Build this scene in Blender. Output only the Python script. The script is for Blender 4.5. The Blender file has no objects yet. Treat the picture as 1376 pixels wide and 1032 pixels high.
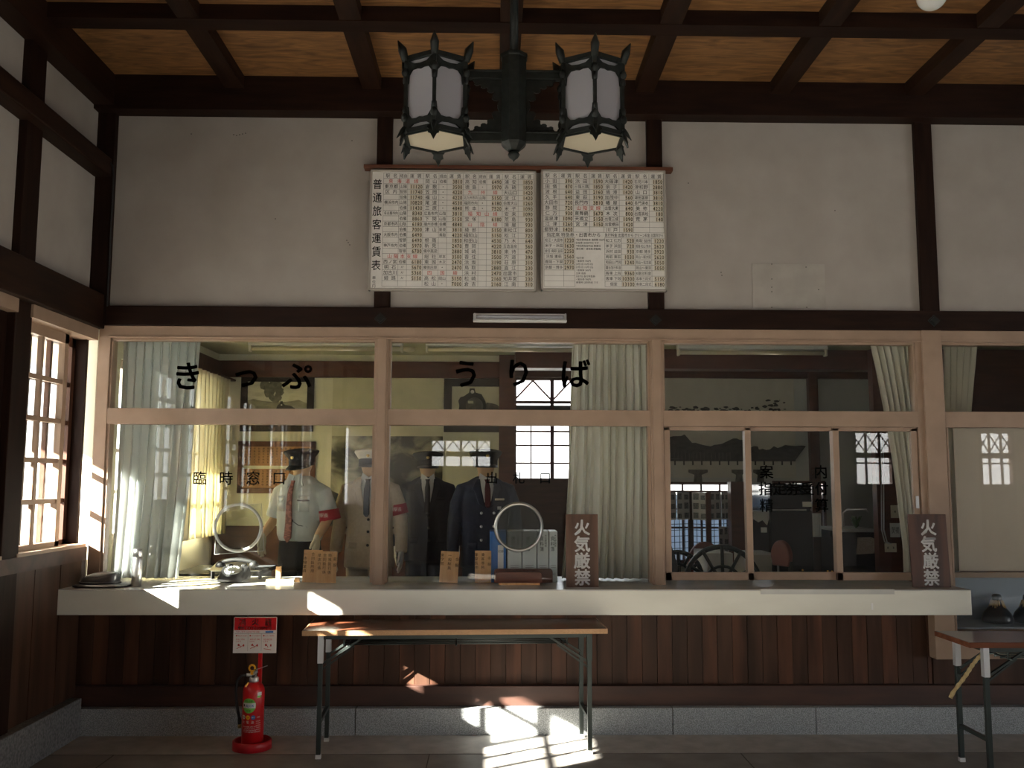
import bpy, bmesh, math, random
from mathutils import Vector, Matrix
random.seed(7)
S = bpy.context.scene
COL = S.collection
PI = math.pi
# ------------------------------------------------------------------ camera
FPX, PITCH, YAW, ROLL = 1229.1, 0.10538, 0.01923, 0.00291
CAM = Vector((0.0, -6.007, 1.592))
W_, H_ = 1376, 1032
fw = Vector((math.sin(YAW)*math.cos(PITCH), math.cos(YAW)*math.cos(PITCH), math.sin(PITCH)))
r0 = Vector((math.cos(YAW), -math.sin(YAW), 0)); u0 = r0.cross(fw)
rt = math.cos(ROLL)*r0 + math.sin(ROLL)*u0
up = -math.sin(ROLL)*r0 + math.cos(ROLL)*u0
cd = bpy.data.cameras.new('camera'); co = bpy.data.objects.new('camera', cd); COL.objects.link(co)
cd.sensor_fit = 'HORIZONTAL'; cd.sensor_width = 36; cd.lens = FPX/W_*36; cd.clip_start = .05; cd.clip_end = 200
co.matrix_world = Matrix(((rt.x, up.x, -fw.x, CAM.x), (rt.y, up.y, -fw.y, CAM.y), (rt.z, up.z, -fw.z, CAM.z), (0, 0, 0, 1)))
S.camera = co
def P(u, v, y):           # where the sight line of a measured point meets the upright plane at depth y
    d = fw + rt*((u-W_/2)/FPX) - up*((v-H_/2)/FPX)
    t = (y-CAM.y)/d.y
    p = CAM + d*t
    return p.x, p.z
# ------------------------------------------------------------------ world, sun, exposure
wd = bpy.data.worlds.new('sky'); S.world = wd; wd.use_nodes = True
wn = wd.node_tree; bg = wn.nodes['Background']
tc = wn.nodes.new('ShaderNodeTexCoord'); sp = wn.nodes.new('ShaderNodeSeparateXYZ'); rp = wn.nodes.new('ShaderNodeValToRGB')
wn.links.new(tc.outputs['Generated'], sp.inputs[0]); wn.links.new(sp.outputs['Z'], rp.inputs[0]); wn.links.new(rp.outputs[0], bg.inputs[0])
rp.color_ramp.elements[0].position = 0.0; rp.color_ramp.elements[0].color = (1.0, .98, .95, 1)
rp.color_ramp.elements[1].position = 0.7; rp.color_ramp.elements[1].color = (.62, .78, 1.0, 1)
bg.inputs[1].default_value = 0.42
sd = bpy.data.lights.new('sun', 'SUN'); so = bpy.data.objects.new('sun', sd); COL.objects.link(so)
SUN = Vector((1.0, .62, -.53)).normalized()
so.rotation_euler = SUN.to_track_quat('-Z', 'Y').to_euler(); so.location = (-8, -8, 8)
sd.energy = 7.0; sd.angle = .009; sd.color = (1.0, .93, .83)
vs = S.view_settings
S.display_settings.display_device = 'sRGB'
vs.view_transform = 'Standard'; vs.look = 'None'; vs.gamma = 1.0; vs.use_curve_mapping = False
vs.exposure = 4.2
S.cycles.use_denoising = True
S.cycles.max_bounces = 14; S.cycles.diffuse_bounces = 7; S.cycles.glossy_bounces = 5
S.cycles.transparent_max_bounces = 24; S.cycles.sample_clamp_indirect = 4.0
S.cycles.caustics_reflective = False; S.cycles.caustics_refractive = False
def portal(name, loc, rot, sx, sy):
    l = bpy.data.lights.new(name, 'AREA'); l.shape = 'RECTANGLE'; l.size = sx; l.size_y = sy; l.cycles.is_portal = True
    o = bpy.data.objects.new(name, l); COL.objects.link(o); o.location = loc; o.rotation_euler = rot
# ------------------------------------------------------------------ materials
MATS = {}
def srgb(r, g, b):
    f = lambda c: (c/255/12.92 if c/255 <= .04045 else ((c/255+.055)/1.055)**2.4)
    return (f(r), f(g), f(b), 1)
def mat(name, c1, c2=None, rough=.6, scale=(6, 6, 6), detail=6, bump=0.0, metal=0.0, spec=.5, lo=.35, hi=.65, trans=0.0, dist=0.0, noise=3.0):
    m = bpy.data.materials.new(name); m.use_nodes = True; nt = m.node_tree; b = nt.nodes['Principled BSDF']
    b.inputs['Roughness'].default_value = rough; b.inputs['Metallic'].default_value = metal
    b.inputs['Specular IOR Level'].default_value = spec
    b.inputs['Base Color'].default_value = c1
    if c2 is not None or bump:
        t = nt.nodes.new('ShaderNodeTexCoord'); mp = nt.nodes.new('ShaderNodeMapping'); mp.inputs['Scale'].default_value = scale
        n = nt.nodes.new('ShaderNodeTexNoise'); n.inputs['Scale'].default_value = noise; n.inputs['Detail'].default_value = detail
        n.inputs['Distortion'].default_value = dist
        nt.links.new(t.outputs['Object'], mp.inputs[0]); nt.links.new(mp.outputs[0], n.inputs['Vector'])
        if c2 is not None:
            r = nt.nodes.new('ShaderNodeValToRGB'); r.color_ramp.elements[0].position = lo; r.color_ramp.elements[1].position = hi
            r.color_ramp.elements[0].color = c1; r.color_ramp.elements[1].color = c2
            nt.links.new(n.outputs['Fac'], r.inputs[0]); nt.links.new(r.outputs[0], b.inputs['Base Color'])
        if bump:
            bp = nt.nodes.new('ShaderNodeBump'); bp.inputs['Strength'].default_value = bump; bp.inputs['Distance'].default_value = .004
            nt.links.new(n.outputs['Fac'], bp.inputs['Height']); nt.links.new(bp.outputs[0], b.inputs['Normal'])
    if trans:
        tr = nt.nodes.new('ShaderNodeBsdfTranslucent'); mx = nt.nodes.new('ShaderNodeMixShader'); mx.inputs[0].default_value = trans
        src = b.inputs['Base Color'].links[0].from_socket if b.inputs['Base Color'].links else None
        if src: nt.links.new(src, tr.inputs[0])
        else: tr.inputs[0].default_value = c1
        out = nt.nodes['Material Output']
        nt.links.new(b.outputs[0], mx.inputs[1]); nt.links.new(tr.outputs[0], mx.inputs[2]); nt.links.new(mx.outputs[0], out.inputs[0])
    MATS[name] = m; return m
def glass_mat(name, tint=(.96, .97, .96), dust=.0, ior=1.5):
    m = bpy.data.materials.new(name); m.use_nodes = True; nt = m.node_tree; nt.nodes.clear()
    out = nt.nodes.new('ShaderNodeOutputMaterial'); tr = nt.nodes.new('ShaderNodeBsdfTransparent'); gl = nt.nodes.new('ShaderNodeBsdfGlossy')
    fr = nt.nodes.new('ShaderNodeFresnel'); ge = nt.nodes.new('ShaderNodeNewGeometry'); mi = nt.nodes.new('ShaderNodeMapRange'); mi.inputs[3].default_value = ior; mi.inputs[4].default_value = 1/ior
    nt.links.new(ge.outputs['Backfacing'], mi.inputs[0]); nt.links.new(mi.outputs[0], fr.inputs[0]); mx = nt.nodes.new('ShaderNodeMixShader')
    tr.inputs[0].default_value = (*tint, 1); gl.inputs['Roughness'].default_value = 0.0
    nt.links.new(fr.outputs[0], mx.inputs[0]); nt.links.new(tr.outputs[0], mx.inputs[1]); nt.links.new(gl.outputs[0], mx.inputs[2])
    last = mx
    if dust:
        t = nt.nodes.new('ShaderNodeTexCoord'); n = nt.nodes.new('ShaderNodeTexNoise'); n.inputs['Scale'].default_value = 26; n.inputs['Detail'].default_value = 8; n.inputs['Roughness'].default_value = .75
        mr = nt.nodes.new('ShaderNodeMapRange'); mr.inputs[1].default_value = .5; mr.inputs[2].default_value = .85; mr.inputs[3].default_value = dust*.35; mr.inputs[4].default_value = dust*2.4
        df = nt.nodes.new('ShaderNodeBsdfTranslucent'); df.inputs[0].default_value = (.8, .8, .75, 1)
        d2 = nt.nodes.new('ShaderNodeBsdfDiffuse'); d2.inputs[0].default_value = (.8, .8, .75, 1); ad = nt.nodes.new('ShaderNodeMixShader')
        nt.links.new(df.outputs[0], ad.inputs[1]); nt.links.new(d2.outputs[0], ad.inputs[2])
        m2 = nt.nodes.new('ShaderNodeMixShader')
        nt.links.new(t.outputs['Object'], n.inputs['Vector']); nt.links.new(n.outputs['Fac'], mr.inputs[0]); nt.links.new(mr.outputs[0], m2.inputs[0])
        nt.links.new(mx.outputs[0], m2.inputs[1]); nt.links.new(ad.outputs[0], m2.inputs[2]); last = m2
    nt.links.new(last.outputs[0], out.inputs[0]); MATS[name] = m; return m
mat('plaster', (.34, .308, .277, 1), (.395, .362, .33, 1), .9, (1.2, 1.2, 1.2), 8, .05, lo=.3, hi=.7)
mat('patch_paint', (.40, .37, .335, 1), (.34, .315, .28, 1), .8, (2, 2, 2), 8, .05)
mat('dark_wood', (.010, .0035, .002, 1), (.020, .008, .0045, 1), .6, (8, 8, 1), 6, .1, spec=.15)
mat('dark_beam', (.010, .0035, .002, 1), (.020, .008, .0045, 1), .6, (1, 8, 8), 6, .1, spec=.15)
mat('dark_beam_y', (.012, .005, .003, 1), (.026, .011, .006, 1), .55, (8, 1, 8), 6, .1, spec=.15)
mat('frame_wood', (.31, .212, .148, 1), (.37, .255, .180, 1), .5, (2, 2, 2), 8, .03)
mat('board_wood', (.030, .014, .008, 1), (.064, .030, .018, 1), .5, (6, 6, .6), 8, .1, noise=2, spec=.25)
mat('board_wood_pale', (.038, .017, .010, 1), (.105, .044, .025, 1), .5, (6, 6, .6), 8, .1, noise=2, spec=.25)
mat('kick_wood', (.028, .011, .007, 1), (.058, .023, .014, 1), .55, (1, 6, 6), 8, .1, noise=2)
mat('stone', (.17, .185, .19, 1), (.44, .465, .48, 1), .8, (60, 60, 60), 4, .25, noise=3, lo=.38, hi=.68)
mat('stone_dark', (.09, .09, .09, 1), (.18, .18, .18, 1), .85, (20, 20, 20), 6, .2)
mat('floor_concrete', (.19, .178, .162, 1), (.27, .255, .235, 1), .5, (1.6, 1.6, 1.6), 10, .04, spec=.35)
mat('kerb_stone', (.36, .345, .32, 1), (.46, .44, .41, 1), .6, (3, 3, 3), 8, .06)
mat('joint', (.10, .09, .08, 1), rough=.9)
mat('ply', (.105, .048, .017, 1), (.34, .17, .062, 1), .5, (1.3, 7, 3), 10, .03, dist=1.8, noise=2.6, lo=.3, hi=.72)
mat('counter_cream', (.64, .63, .55, 1), (.69, .68, .60, 1), .35, (1, 3, 3), 6)
mat('counter_top', (.47, .47, .44, 1), (.53, .53, .50, 1), .22, (2, 2, 2), 8)
mat('white_enamel', (.72, .72, .69, 1), rough=.35)
mat('board_white', (.74, .72, .68, 1), (.80, .78, .74, 1), .35, (3, 3, 3))
mat('board_frame', (.38, .35, .31, 1), rough=.4)
mat('board_back', (.05, .04, .03, 1), rough=.6)
mat('number_tile', (.68, .62, .49, 1), rough=.4)
mat('ink', (.008, .008, .008, 1), rough=.8, spec=.1)
mat('ink_line', (.16, .15, .14, 1), rough=.6)
mat('ink_red', (.55, .04, .03, 1), rough=.5)
mat('rail_wood', (.09, .03, .015, 1), (.14, .05, .025, 1), .5, (1, 8, 8))
mat('iron', (.007, .009, .0085, 1), (.015, .019, .017, 1), .5, (10, 10, 10), metal=.1, bump=.1, spec=.3)
mat('milk_glass', (.42, .42, .46, 1), rough=.18, trans=.25)
mat('milk_warm', (.70, .64, .50, 1), rough=.25, trans=.25)
mat('globe', (.8, .82, .80, 1), rough=.08, trans=.2)
mat('table_top', (.10, .034, .018, 1), (.17, .06, .03, 1), .22, (1, 8, 8), 6, noise=2)
mat('table_edge', (.36, .20, .095, 1), (.46, .27, .13, 1), .5, (60, 60, 60))
mat('table_leg', (.035, .045, .042, 1), rough=.4, metal=.5)
mat('cap_rubber', (.6, .6, .58, 1), rough=.6)
mat('steel', (.6, .6, .6, 1), rough=.28, metal=1.0)
mat('alu', (.62, .63, .64, 1), rough=.4, metal=.6)
mat('brass', (.6, .42, .16, 1), rough=.3, metal=1.0)
mat('red_paint', (.55, .012, .016, 1), rough=.28)
mat('red_plastic', (.48, .012, .02, 1), rough=.4)
mat('yellow', (.85, .42, .02, 1), rough=.4)
mat('blue_dot', (.04, .16, .5, 1), rough=.4)
mat('green', (.16, .5, .08, 1), rough=.4)
mat('white_paint', (.75, .75, .73, 1), rough=.4)
mat('sign_white', (.93, .93, .92, 1), rough=.6)
mat('rubber', (.015, .015, .016, 1), rough=.5)
mat('black_leather', (.012, .012, .014, 1), (.025, .025, .028, 1), .45, (8, 8, 8))
mat('sign_wood', (.055, .026, .016, 1), (.125, .064, .040, 1), .45, (9, 9, .7), 8, .1, noise=2, dist=.6)
mat('sign_wood_dark', (.028, .011, .007, 1), (.085, .036, .022, 1), .45, (9, 9, .7), 8, .1, noise=2, dist=.6)
mat('card_wood', (.62, .33, .14, 1), (.72, .42, .20, 1), .55, (14, 14, 1), 6)
mat('stand_wood', (.085, .025, .014, 1), (.16, .05, .028, 1), .3, (1, 8, 8))
mat('curtain_grey', (.88, .87, .81, 1), (.92, .91, .85, 1), .9, (3, 3, 1), trans=.35)
mat('curtain_blue', (.74, .77, .77, 1), (.80, .82, .81, 1), .9, (3, 3, 1), trans=.5)
mat('curtain_yellow', (.84, .80, .64, 1), (.88, .85, .69, 1), .9, (3, 3, 1), trans=.45)
mat('curtain_cream', (.78, .75, .66, 1), (.84, .81, .72, 1), .9, (3, 3, 1), trans=.3)
mat('office_wall', (.66, .65, .53, 1), (.72, .71, .58, 1), .85, (1, 1, 1))
mat('office_grey', (.50, .51, .48, 1), (.56, .57, .54, 1), .85, (1, 1, 1))
mat('office_ceiling', (.42, .42, .30, 1), (.48, .48, .35, 1), .8, (1, 1, 1))
mat('office_floor', (.16, .12, .09, 1), (.22, .17, .13, 1), .6, (2, 2, 2))
mat('office_trim', (.07, .022, .014, 1), (.11, .036, .022, 1), .5, (1, 8, 8))
mat('ext_ground', (.42, .40, .37, 1), (.50, .48, .44, 1), .9, (1, 1, 1))
mat('ext_red', (.28, .12, .085, 1), (.36, .17, .12, 1), .8, (4, 4, 4))
mat('soffit', (.42, .36, .29, 1), (.50, .44, .36, 1), .8, (2, 2, 2))
mat('skin', (.58, .38, .22, 1), rough=.55)
mat('shirt', (.42, .45, .43, 1), (.48, .51, .49, 1), .8, (5, 5, 5))
mat('shirt_white', (.70, .70, .70, 1), rough=.8)
mat('beige_suit', (.46, .38, .285, 1), (.52, .43, .33, 1), .85, (20, 20, 20))
mat('navy', (.012, .014, .024, 1), (.020, .023, .036, 1), .8, (20, 20, 20))
mat('navy_blue', (.014, .022, .048, 1), (.022, .032, .066, 1), .8, (20, 20, 20))
mat('black_cloth', (.008, .008, .010, 1), (.016, .016, .018, 1), .8, (20, 20, 20))
mat('cap_white', (.68, .64, .56, 1), rough=.7)
mat('glove', (.66, .65, .62, 1), rough=.8)
mat('glove_cream', (.62, .56, .40, 1), rough=.8)
mat('armband', (.32, .012, .022, 1), rough=.6)
mat('tie_dark', (.085, .012, .018, 1), rough=.6)
mat('tie_red', (.16, .045, .035, 1), (.30, .11, .08, 1), .6, (30, 0, 60), 0, noise=1.0, lo=.48, hi=.52)
mat('picture_paper', (.66, .64, .50, 1), (.46, .44, .34, 1), .5, (2, 2, 7), 8, lo=.45, hi=.7)
mat('picture_black', (.018, .018, .016, 1), rough=.5)
mat('picture_grey', (.14, .135, .11, 1), (.05, .05, .04, 1), .6, (6, 6, 6))
mat('picture_hill', (.22, .21, .16, 1), (.34, .33, .25, 1), .6, (3, 3, 8))
mat('picture_smoke', (.12, .115, .09, 1), (.22, .21, .165, 1), .6, (9, 9, 9))
mat('picture_frame', (.018, .012, .010, 1), rough=.4)
mat('smoke_print', (.030, .030, .022, 1), (.50, .48, .36, 1), .5, (2.2, 2.2, 2.6), 9, dist=.8, noise=1.6, lo=.42, hi=.66)
mat('smoke_pale', (.52, .50, .36, 1), (.58, .56, .41, 1), .5, (2, 2, 2))
mat('pano_paper', (.56, .54, .46, 1), (.62, .60, .52, 1), .5, (2, 2, 2))
mat('pano_ink', (.012, .012, .012, 1), (.05, .05, .045, 1), .6, (5, 5, 9), 8)
mat('text_wood', (.32, .15, .06, 1), (.42, .21, .09, 1), .5, (2, 2, 2))
mat('binder_grey', (.66, .70, .69, 1), rough=.5)
mat('binder_blue', (.015, .14, .48, 1), rough=.4)
mat('paper', (.70, .70, .70, 1), rough=.8)
mat('shoji', (.55, .62, .70, 1), rough=.9, trans=.30)
mat('photo_print', (.08, .10, .12, 1), (.35, .37, .38, 1), .5, (30, 30, 30))
mat('fridge_dark', (.016, .020, .028, 1), rough=.22)
mat('cloth_white', (.62, .62, .62, 1), rough=.9)
mat('chair_green', (.010, .022, .022, 1), rough=.4)
mat('chair_red', (.20, .05, .035, 1), rough=.5)
mat('towel', (.50, .42, .36, 1), (.26, .20, .16, 1), .9, (60, 60, 60))
mat('plate', (.66, .62, .50, 1), rough=.5)
mat('blind', (.72, .63, .53, 1), (.76, .67, .57, 1), .85, (1, 1, 1), trans=.3)
mat('straw', (.52, .40, .20, 1), (.38, .27, .12, 1), .8, (20, 20, 20))
mat('ceramic', (.014, .018, .028, 1), rough=.3)
mat('lower_panel', (.30, .35, .42, 1), rough=.6)
mat('sofa', (.03, .035, .04, 1), rough=.6)
mat('plant', (.05, .12, .03, 1), rough=.6)
glass_mat('glass', dust=.010)
glass_mat('glass_clean')
glass_mat('acrylic', (.93, .95, .95), dust=.03)
# ------------------------------------------------------------------ mesh helpers
class MB:
    def __init__(s): s.v = []; s.f = []; s.m = []; s.sm = []
    def add(s, vs, fs, m, smooth=False):
        o = len(s.v); s.v += [Vector(p) for p in vs]
        for f in fs: s.f.append([i+o for i in f]); s.m.append(m); s.sm.append(smooth)
    def box(s, x0, x1, y0, y1, z0, z1, m, M=None):
        vs = [(x0, y0, z0), (x1, y0, z0), (x1, y1, z0), (x0, y1, z0), (x0, y0, z1), (x1, y0, z1), (x1, y1, z1), (x0, y1, z1)]
        if M is not None: vs = [M @ Vector(p) for p in vs]
        s.add(vs, [(0, 3, 2, 1), (4, 5, 6, 7), (0, 1, 5, 4), (1, 2, 6, 5), (2, 3, 7, 6), (3, 0, 4, 7)], m); return s
    def bar(s, p, q, w, h, m):      # rectangular bar between two points
        p, q = Vector(p), Vector(q); d = (q-p).normalized()
        a = d.cross(Vector((0, 0, 1)))
        if a.length < 1e-4: a = Vector((1, 0, 0))
        a.normalize(); b = a.cross(d)
        vs = []
        for c in (p, q):
            for sa, sb in ((-1, -1), (1, -1), (1, 1), (-1, 1)): vs.append(c+a*(sa*w/2)+b*(sb*h/2))
        s.add(vs, [(3, 2, 1, 0), (4, 5, 6, 7), (0, 1, 5, 4), (1, 2, 6, 5), (2, 3, 7, 6), (3, 0, 4, 7)], m); return s
    def tube(s, pts, rad, m, n=10, closed=False, caps=True, flat=1.0):
        pts = [Vector(p) for p in pts]; N = len(pts)
        if not hasattr(rad, '__len__'): rad = [rad]*N
        vs = []; fs = []; a = None
        for i in range(N):
            if closed: d = pts[(i+1) % N]-pts[i-1]
            else: d = pts[min(i+1, N-1)]-pts[max(i-1, 0)]
            d.normalize()
            if a is None:
                a = d.cross(Vector((0, 0, 1)))
                if a.length < 1e-3: a = d.cross(Vector((0, 1, 0)))
            a = (a-d*a.dot(d)); a.normalize(); b = d.cross(a)
            for k in range(n):
                t = 2*PI*k/n; vs.append(pts[i]+(a*math.cos(t)+b*math.sin(t)*flat)*rad[i])
        R = N if closed else N-1
        for i in range(R):
            for k in range(n):
                j = (i+1) % N; fs.append((i*n+k, i*n+(k+1) % n, j*n+(k+1) % n, j*n+k))
        if caps and not closed: fs += [tuple(range(n))[::-1], tuple(range((N-1)*n, N*n))]
        s.add(vs, fs, m, True); return s
    def lathe(s, prof, c, m, n=24, sx=1.0, sy=1.0, smooth=True, rot=0.0, M=None):   # prof: (radius, z)
        vs = []; fs = []; N = len(prof)
        for r, z in prof:
            for k in range(n):
                t = 2*PI*k/n+rot; p = Vector((r*math.cos(t)*sx, r*math.sin(t)*sy, z))
                vs.append((M @ p if M is not None else p)+Vector(c))
        for i in range(N-1):
            for k in range(n): fs.append((i*n+k, i*n+(k+1) % n, (i+1)*n+(k+1) % n, (i+1)*n+k))
        if prof[0][0] > 1e-6: fs.append(tuple(range(n))[::-1])
        if prof[-1][0] > 1e-6: fs.append(tuple(range((N-1)*n, N*n)))
        s.add(vs, fs, m, smooth); return s
    def loft(s, rings, m, n=24):     # rings: (cx, cy, z, rx, ry)
        vs = []; fs = []
        for cx, cy, z, rx, ry in rings:
            for k in range(n):
                t = 2*PI*k/n; c, q = math.cos(t), math.sin(t)
                e = .8; vs.append((cx+rx*math.copysign(abs(c)**e, c), cy+ry*math.copysign(abs(q)**e, q), z))
        N = len(rings)
        for i in range(N-1):
            for k in range(n): fs.append((i*n+k, i*n+(k+1) % n, (i+1)*n+(k+1) % n, (i+1)*n+k))
        fs += [tuple(range(n))[::-1], tuple(range((N-1)*n, N*n))]
        s.add(vs, fs, m, True); return s
    def prism(s, poly, fn, m, depth):     # poly in 2-D, fn(a, b, d) -> point; d from 0 to depth
        n = len(poly)
        vs = [fn(a, b, 0) for a, b in poly]+[fn(a, b, depth) for a, b in poly]
        fs = [tuple(range(n)), tuple(range(2*n-1, n-1, -1))]+[(i+n, (i+1) % n+n, (i+1) % n, i) for i in range(n)]
        s.add(vs, fs, m); return s
    def front(s, poly, y, m, depth=.004):      # outline in x-z with thickness behind y
        return s.prism(poly, lambda a, b, d: (a, y+d, b), m, depth)
    def sheet(s, rows, y, m): ...
    def xform(s, M):
        s.v = [M @ p for p in s.v]; return s
    def merge(s, o, M=None):
        k = len(s.v); s.v += [(M @ p if M is not None else p.copy()) for p in o.v]
        s.f += [[i+k for i in f] for f in o.f]; s.m += o.m; s.sm += o.sm; return s
FC = bpy.data.curves.new('glyphs', 'FONT'); FC.resolution_u = 2; FC.size = 1.0
FO = bpy.data.objects.new('glyphs', FC)
GL = {}
def glyph(t, off):
    k = (t, off)
    if k not in GL:
        FC.body = t; FC.offset = off
        me = FO.to_mesh()
        GL[k] = ([tuple(v.co[:2]) for v in me.vertices], [tuple(p.vertices) for p in me.polygons])
        FO.to_mesh_clear()
    return GL[k]
def text(mb, t, cx, cz, h, m, y, bold=0.0, maxw=None, align='c', ws=1.0, slant=0.0):
    """characters of em height h centred at (cx, cz), on the plane y, read from -y"""
    if bold >= .009 and slant == 0.0:      # heavier stroke: the same glyph laid a few times side by side
        e = bold*.62*h
        for dx, dz in ((-1, 0), (1, 0), (0, 1), (0, -1), (-.7, -.7), (.7, -.7), (-.7, .7), (.7, .7)): text(mb, t, cx+dx*e, cz+dz*e, h, m, y, 0.0, maxw, align, ws)
        return mb
    vs, fs = glyph(t, 0.0 if bold < .009 else bold)
    if not vs: return mb
    x0 = min(v[0] for v in vs); x1 = max(v[0] for v in vs)
    sx = h*ws
    if maxw and (x1-x0)*sx > maxw: sx = maxw/(x1-x0)
    mid = (x0+x1)/2 if align == 'c' else (x0 if align == 'l' else x1)
    mb.add([(cx+(v[0]-mid)*sx+slant*(v[1]-.38)*h, y, cz+(v[1]-.38)*h) for v in vs], fs, m); return mb
def vtext(mb, t, cx, ztop, h, m, y, bold=0.0, pitch=1.05, ws=1.0, rnd=0.0):
    z = ztop-h/2
    for ch in t:
        if ch != ' ': text(mb, ch, cx+random.uniform(-rnd, rnd), z, h, m, y, bold, ws=ws)
        z -= h*pitch
    return mb
def wloc(o):
    p = Vector((0, 0, 0))
    while o is not None: p = p+o.location; o = o.parent
    return p
def obj(name, mb, parent=None, local=False, bevel=0.0, label=None):
    me = bpy.data.meshes.new(name)
    off = Vector((0, 0, 0)) if (local or parent is None) else wloc(parent)
    me.from_pydata([tuple(p-off) for p in mb.v], [], mb.f)
    names = []
    for m in mb.m:
        if m not in names: names.append(m)
    for n in names: me.materials.append(MATS[n])
    ix = {n: i for i, n in enumerate(names)}
    for p, m, sm in zip(me.polygons, mb.m, mb.sm): p.material_index = ix[m]; p.use_smooth = sm
    me.update()
    o = bpy.data.objects.new(name, me); COL.objects.link(o)
    if parent is not None: o.parent = parent
    if bevel:
        b = o.modifiers.new('bevel', 'BEVEL'); b.width = bevel; b.segments = 2; b.limit_method = 'ANGLE'; b.angle_limit = .7
    if label: o['label'] = label
    return o
def recenter(o):
    """origin to the middle of the footprint"""
    me = o.data; xs = [v.co for v in me.vertices]
    c = Vector(((min(p.x for p in xs)+max(p.x for p in xs))/2, (min(p.y for p in xs)+max(p.y for p in xs))/2, min(p.z for p in xs)))
    me.transform(Matrix.Translation(-c)); o.location = o.location+c; return o
def tag(o, label, cat, group=None):
    o['label'] = label; o['category'] = cat
    if group: o['group'] = group
    return o
def thing(name, label, cat, loc=(0, 0, 0), rotz=0, group=None):
    o = bpy.data.objects.new(name, None); COL.objects.link(o); o.location = loc; o.rotation_euler = (0, 0, rotz)
    o.empty_display_size = .1
    return tag(o, label, cat, group)
def single(name, mb, label, cat, group=None, bevel=0.0): return tag(recenter(obj(name, mb, bevel=bevel)), label, cat, group)
def struct(name, mb=None, parent=None, loc=(0, 0, 0), bevel=0.0):
    if mb is None:
        o = bpy.data.objects.new(name, None); COL.objects.link(o); o.location = loc
    else: o = obj(name, mb, parent, bevel=bevel)
    o['kind'] = 'structure'; return o
def remeshed(mb, voxel, iters=6):
    o = obj('remesh_source', mb, local=True)
    r = o.modifiers.new('r', 'REMESH'); r.mode = 'VOXEL'; r.voxel_size = voxel
    if iters:
        q = o.modifiers.new('s', 'SMOOTH'); q.iterations = iters; q.factor = .5
    dg = bpy.context.evaluated_depsgraph_get(); dg.update()
    me = bpy.data.meshes.new_from_object(o.evaluated_get(dg))
    out = MB(); out.v = [v.co.copy() for v in me.vertices]; out.f = [list(p.vertices) for p in me.polygons]
    out.m = [mb.m[0]]*len(out.f); out.sm = [True]*len(out.f)
    bpy.data.objects.remove(o); bpy.data.meshes.remove(me); return out
# ================================================================== THE SETTING
XL, XR, YB = -2.66, 10.6, -11.5          # left wall, right wall, wall behind the camera
ZC = 4.27
POST = [(-.80, -.695), (1.022, 1.128), (2.855, 2.975), (4.70, 4.80), (6.52, 6.63), (8.34, 8.45)]
b = MB(); b.box(XL-.1, XR+.1, YB-.1, .30, -.12, 0, 'floor_concrete')
fl = struct('floor', b)
obj('kerb_strip', MB().box(XL, XR, -.446, .0, -.001, .0015, 'kerb_stone'), fl)
j = MB()
j.box(XL, XR, -.452, -.446, -.001, .0012, 'joint')
x = -2.2
while x < XR:
    j.box(x-.003, x+.003, -.449-1.8, -.449, -.001, .0012, 'joint'); x += 1.83
for yy in (-2.25, -4.05, -5.85): j.box(XL, XR, yy-.003, yy+.003, -.001, .0012, 'joint')
obj('joint_lines', j, fl)
# wall with the ticket windows
b = MB(); b.box(XL-.12, XR, 0, .12, 2.62, ZC+.1, 'plaster'); wf = struct('wall_front', b)
sp_ = MB()
for u, v in ((257, 180), (314, 181), (318, 182), (322, 181), (326, 180), (330, 179), (473, 189), (370, 294), (466, 323), (468, 326), (470, 329), (925, 246), (1122, 283), (969, 366), (970, 370)):
    a, c = P(u, v, -.001); sp_.box(a-.004, a+.004, -.0012, 0, c-.003, c+.003, 'joint')
obj('nail_mark', sp_, wf)
b = MB()                                       # posts of the plaster field
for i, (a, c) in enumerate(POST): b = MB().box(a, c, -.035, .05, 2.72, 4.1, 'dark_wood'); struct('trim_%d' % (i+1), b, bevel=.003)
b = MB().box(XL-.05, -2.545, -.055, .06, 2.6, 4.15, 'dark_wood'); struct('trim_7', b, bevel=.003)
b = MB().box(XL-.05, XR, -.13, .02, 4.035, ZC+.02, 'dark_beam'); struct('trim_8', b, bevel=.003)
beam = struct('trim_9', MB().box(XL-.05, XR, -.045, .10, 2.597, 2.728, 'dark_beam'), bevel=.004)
for u, v in ((511, 428), (881, 430), (1255, 431)):     # diamond nail covers
    cx, cz = P(u, v, -.047); d = MB()
    for r, dd in ((.042, .006), (.026, .013)):
        d.front([(cx-r, cz), (cx, cz-r*.95), (cx+r, cz), (cx, cz+r*.95)], -.045-dd, 'iron', dd)
    obj('nail_cover', d, beam)
# lower wall: boards, kick rail, stone plinth
wl = MB(); x = XL; k = 0
while x < 2.85:
    w = .098; wl.box(x, min(x+w-.003, 2.85), .045+.003*(k % 2), .12, .26, .774, 'board_wood_pale' if k % 5 in (1, 3) else 'board_wood'); x += w; k += 1
wl.box(XL, 2.85, .07, .13, .0, .774, 'dark_wood'); struct('wall_wainscot', wl)
struct('baseboard_front', MB().box(XL, 2.86, -.005, .10, .167, .29, 'kick_wood').box(2.86, XR, .0, .10, .167, .29, 'kick_wood'), bevel=.003)
pl = MB(); x = -2.66
for x1 in (-.86, 1.14, 2.05, 4.0, 6.0, 8.0, XR):
    pl.box(x, x1-.006, -.06, .12, 0, .165+.002*math.sin(x*7), 'stone'); x = x1
pl.box(XL, XR, -.05, .11, 0, .16, 'joint'); struct('trim_10', pl, bevel=.003)
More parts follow.
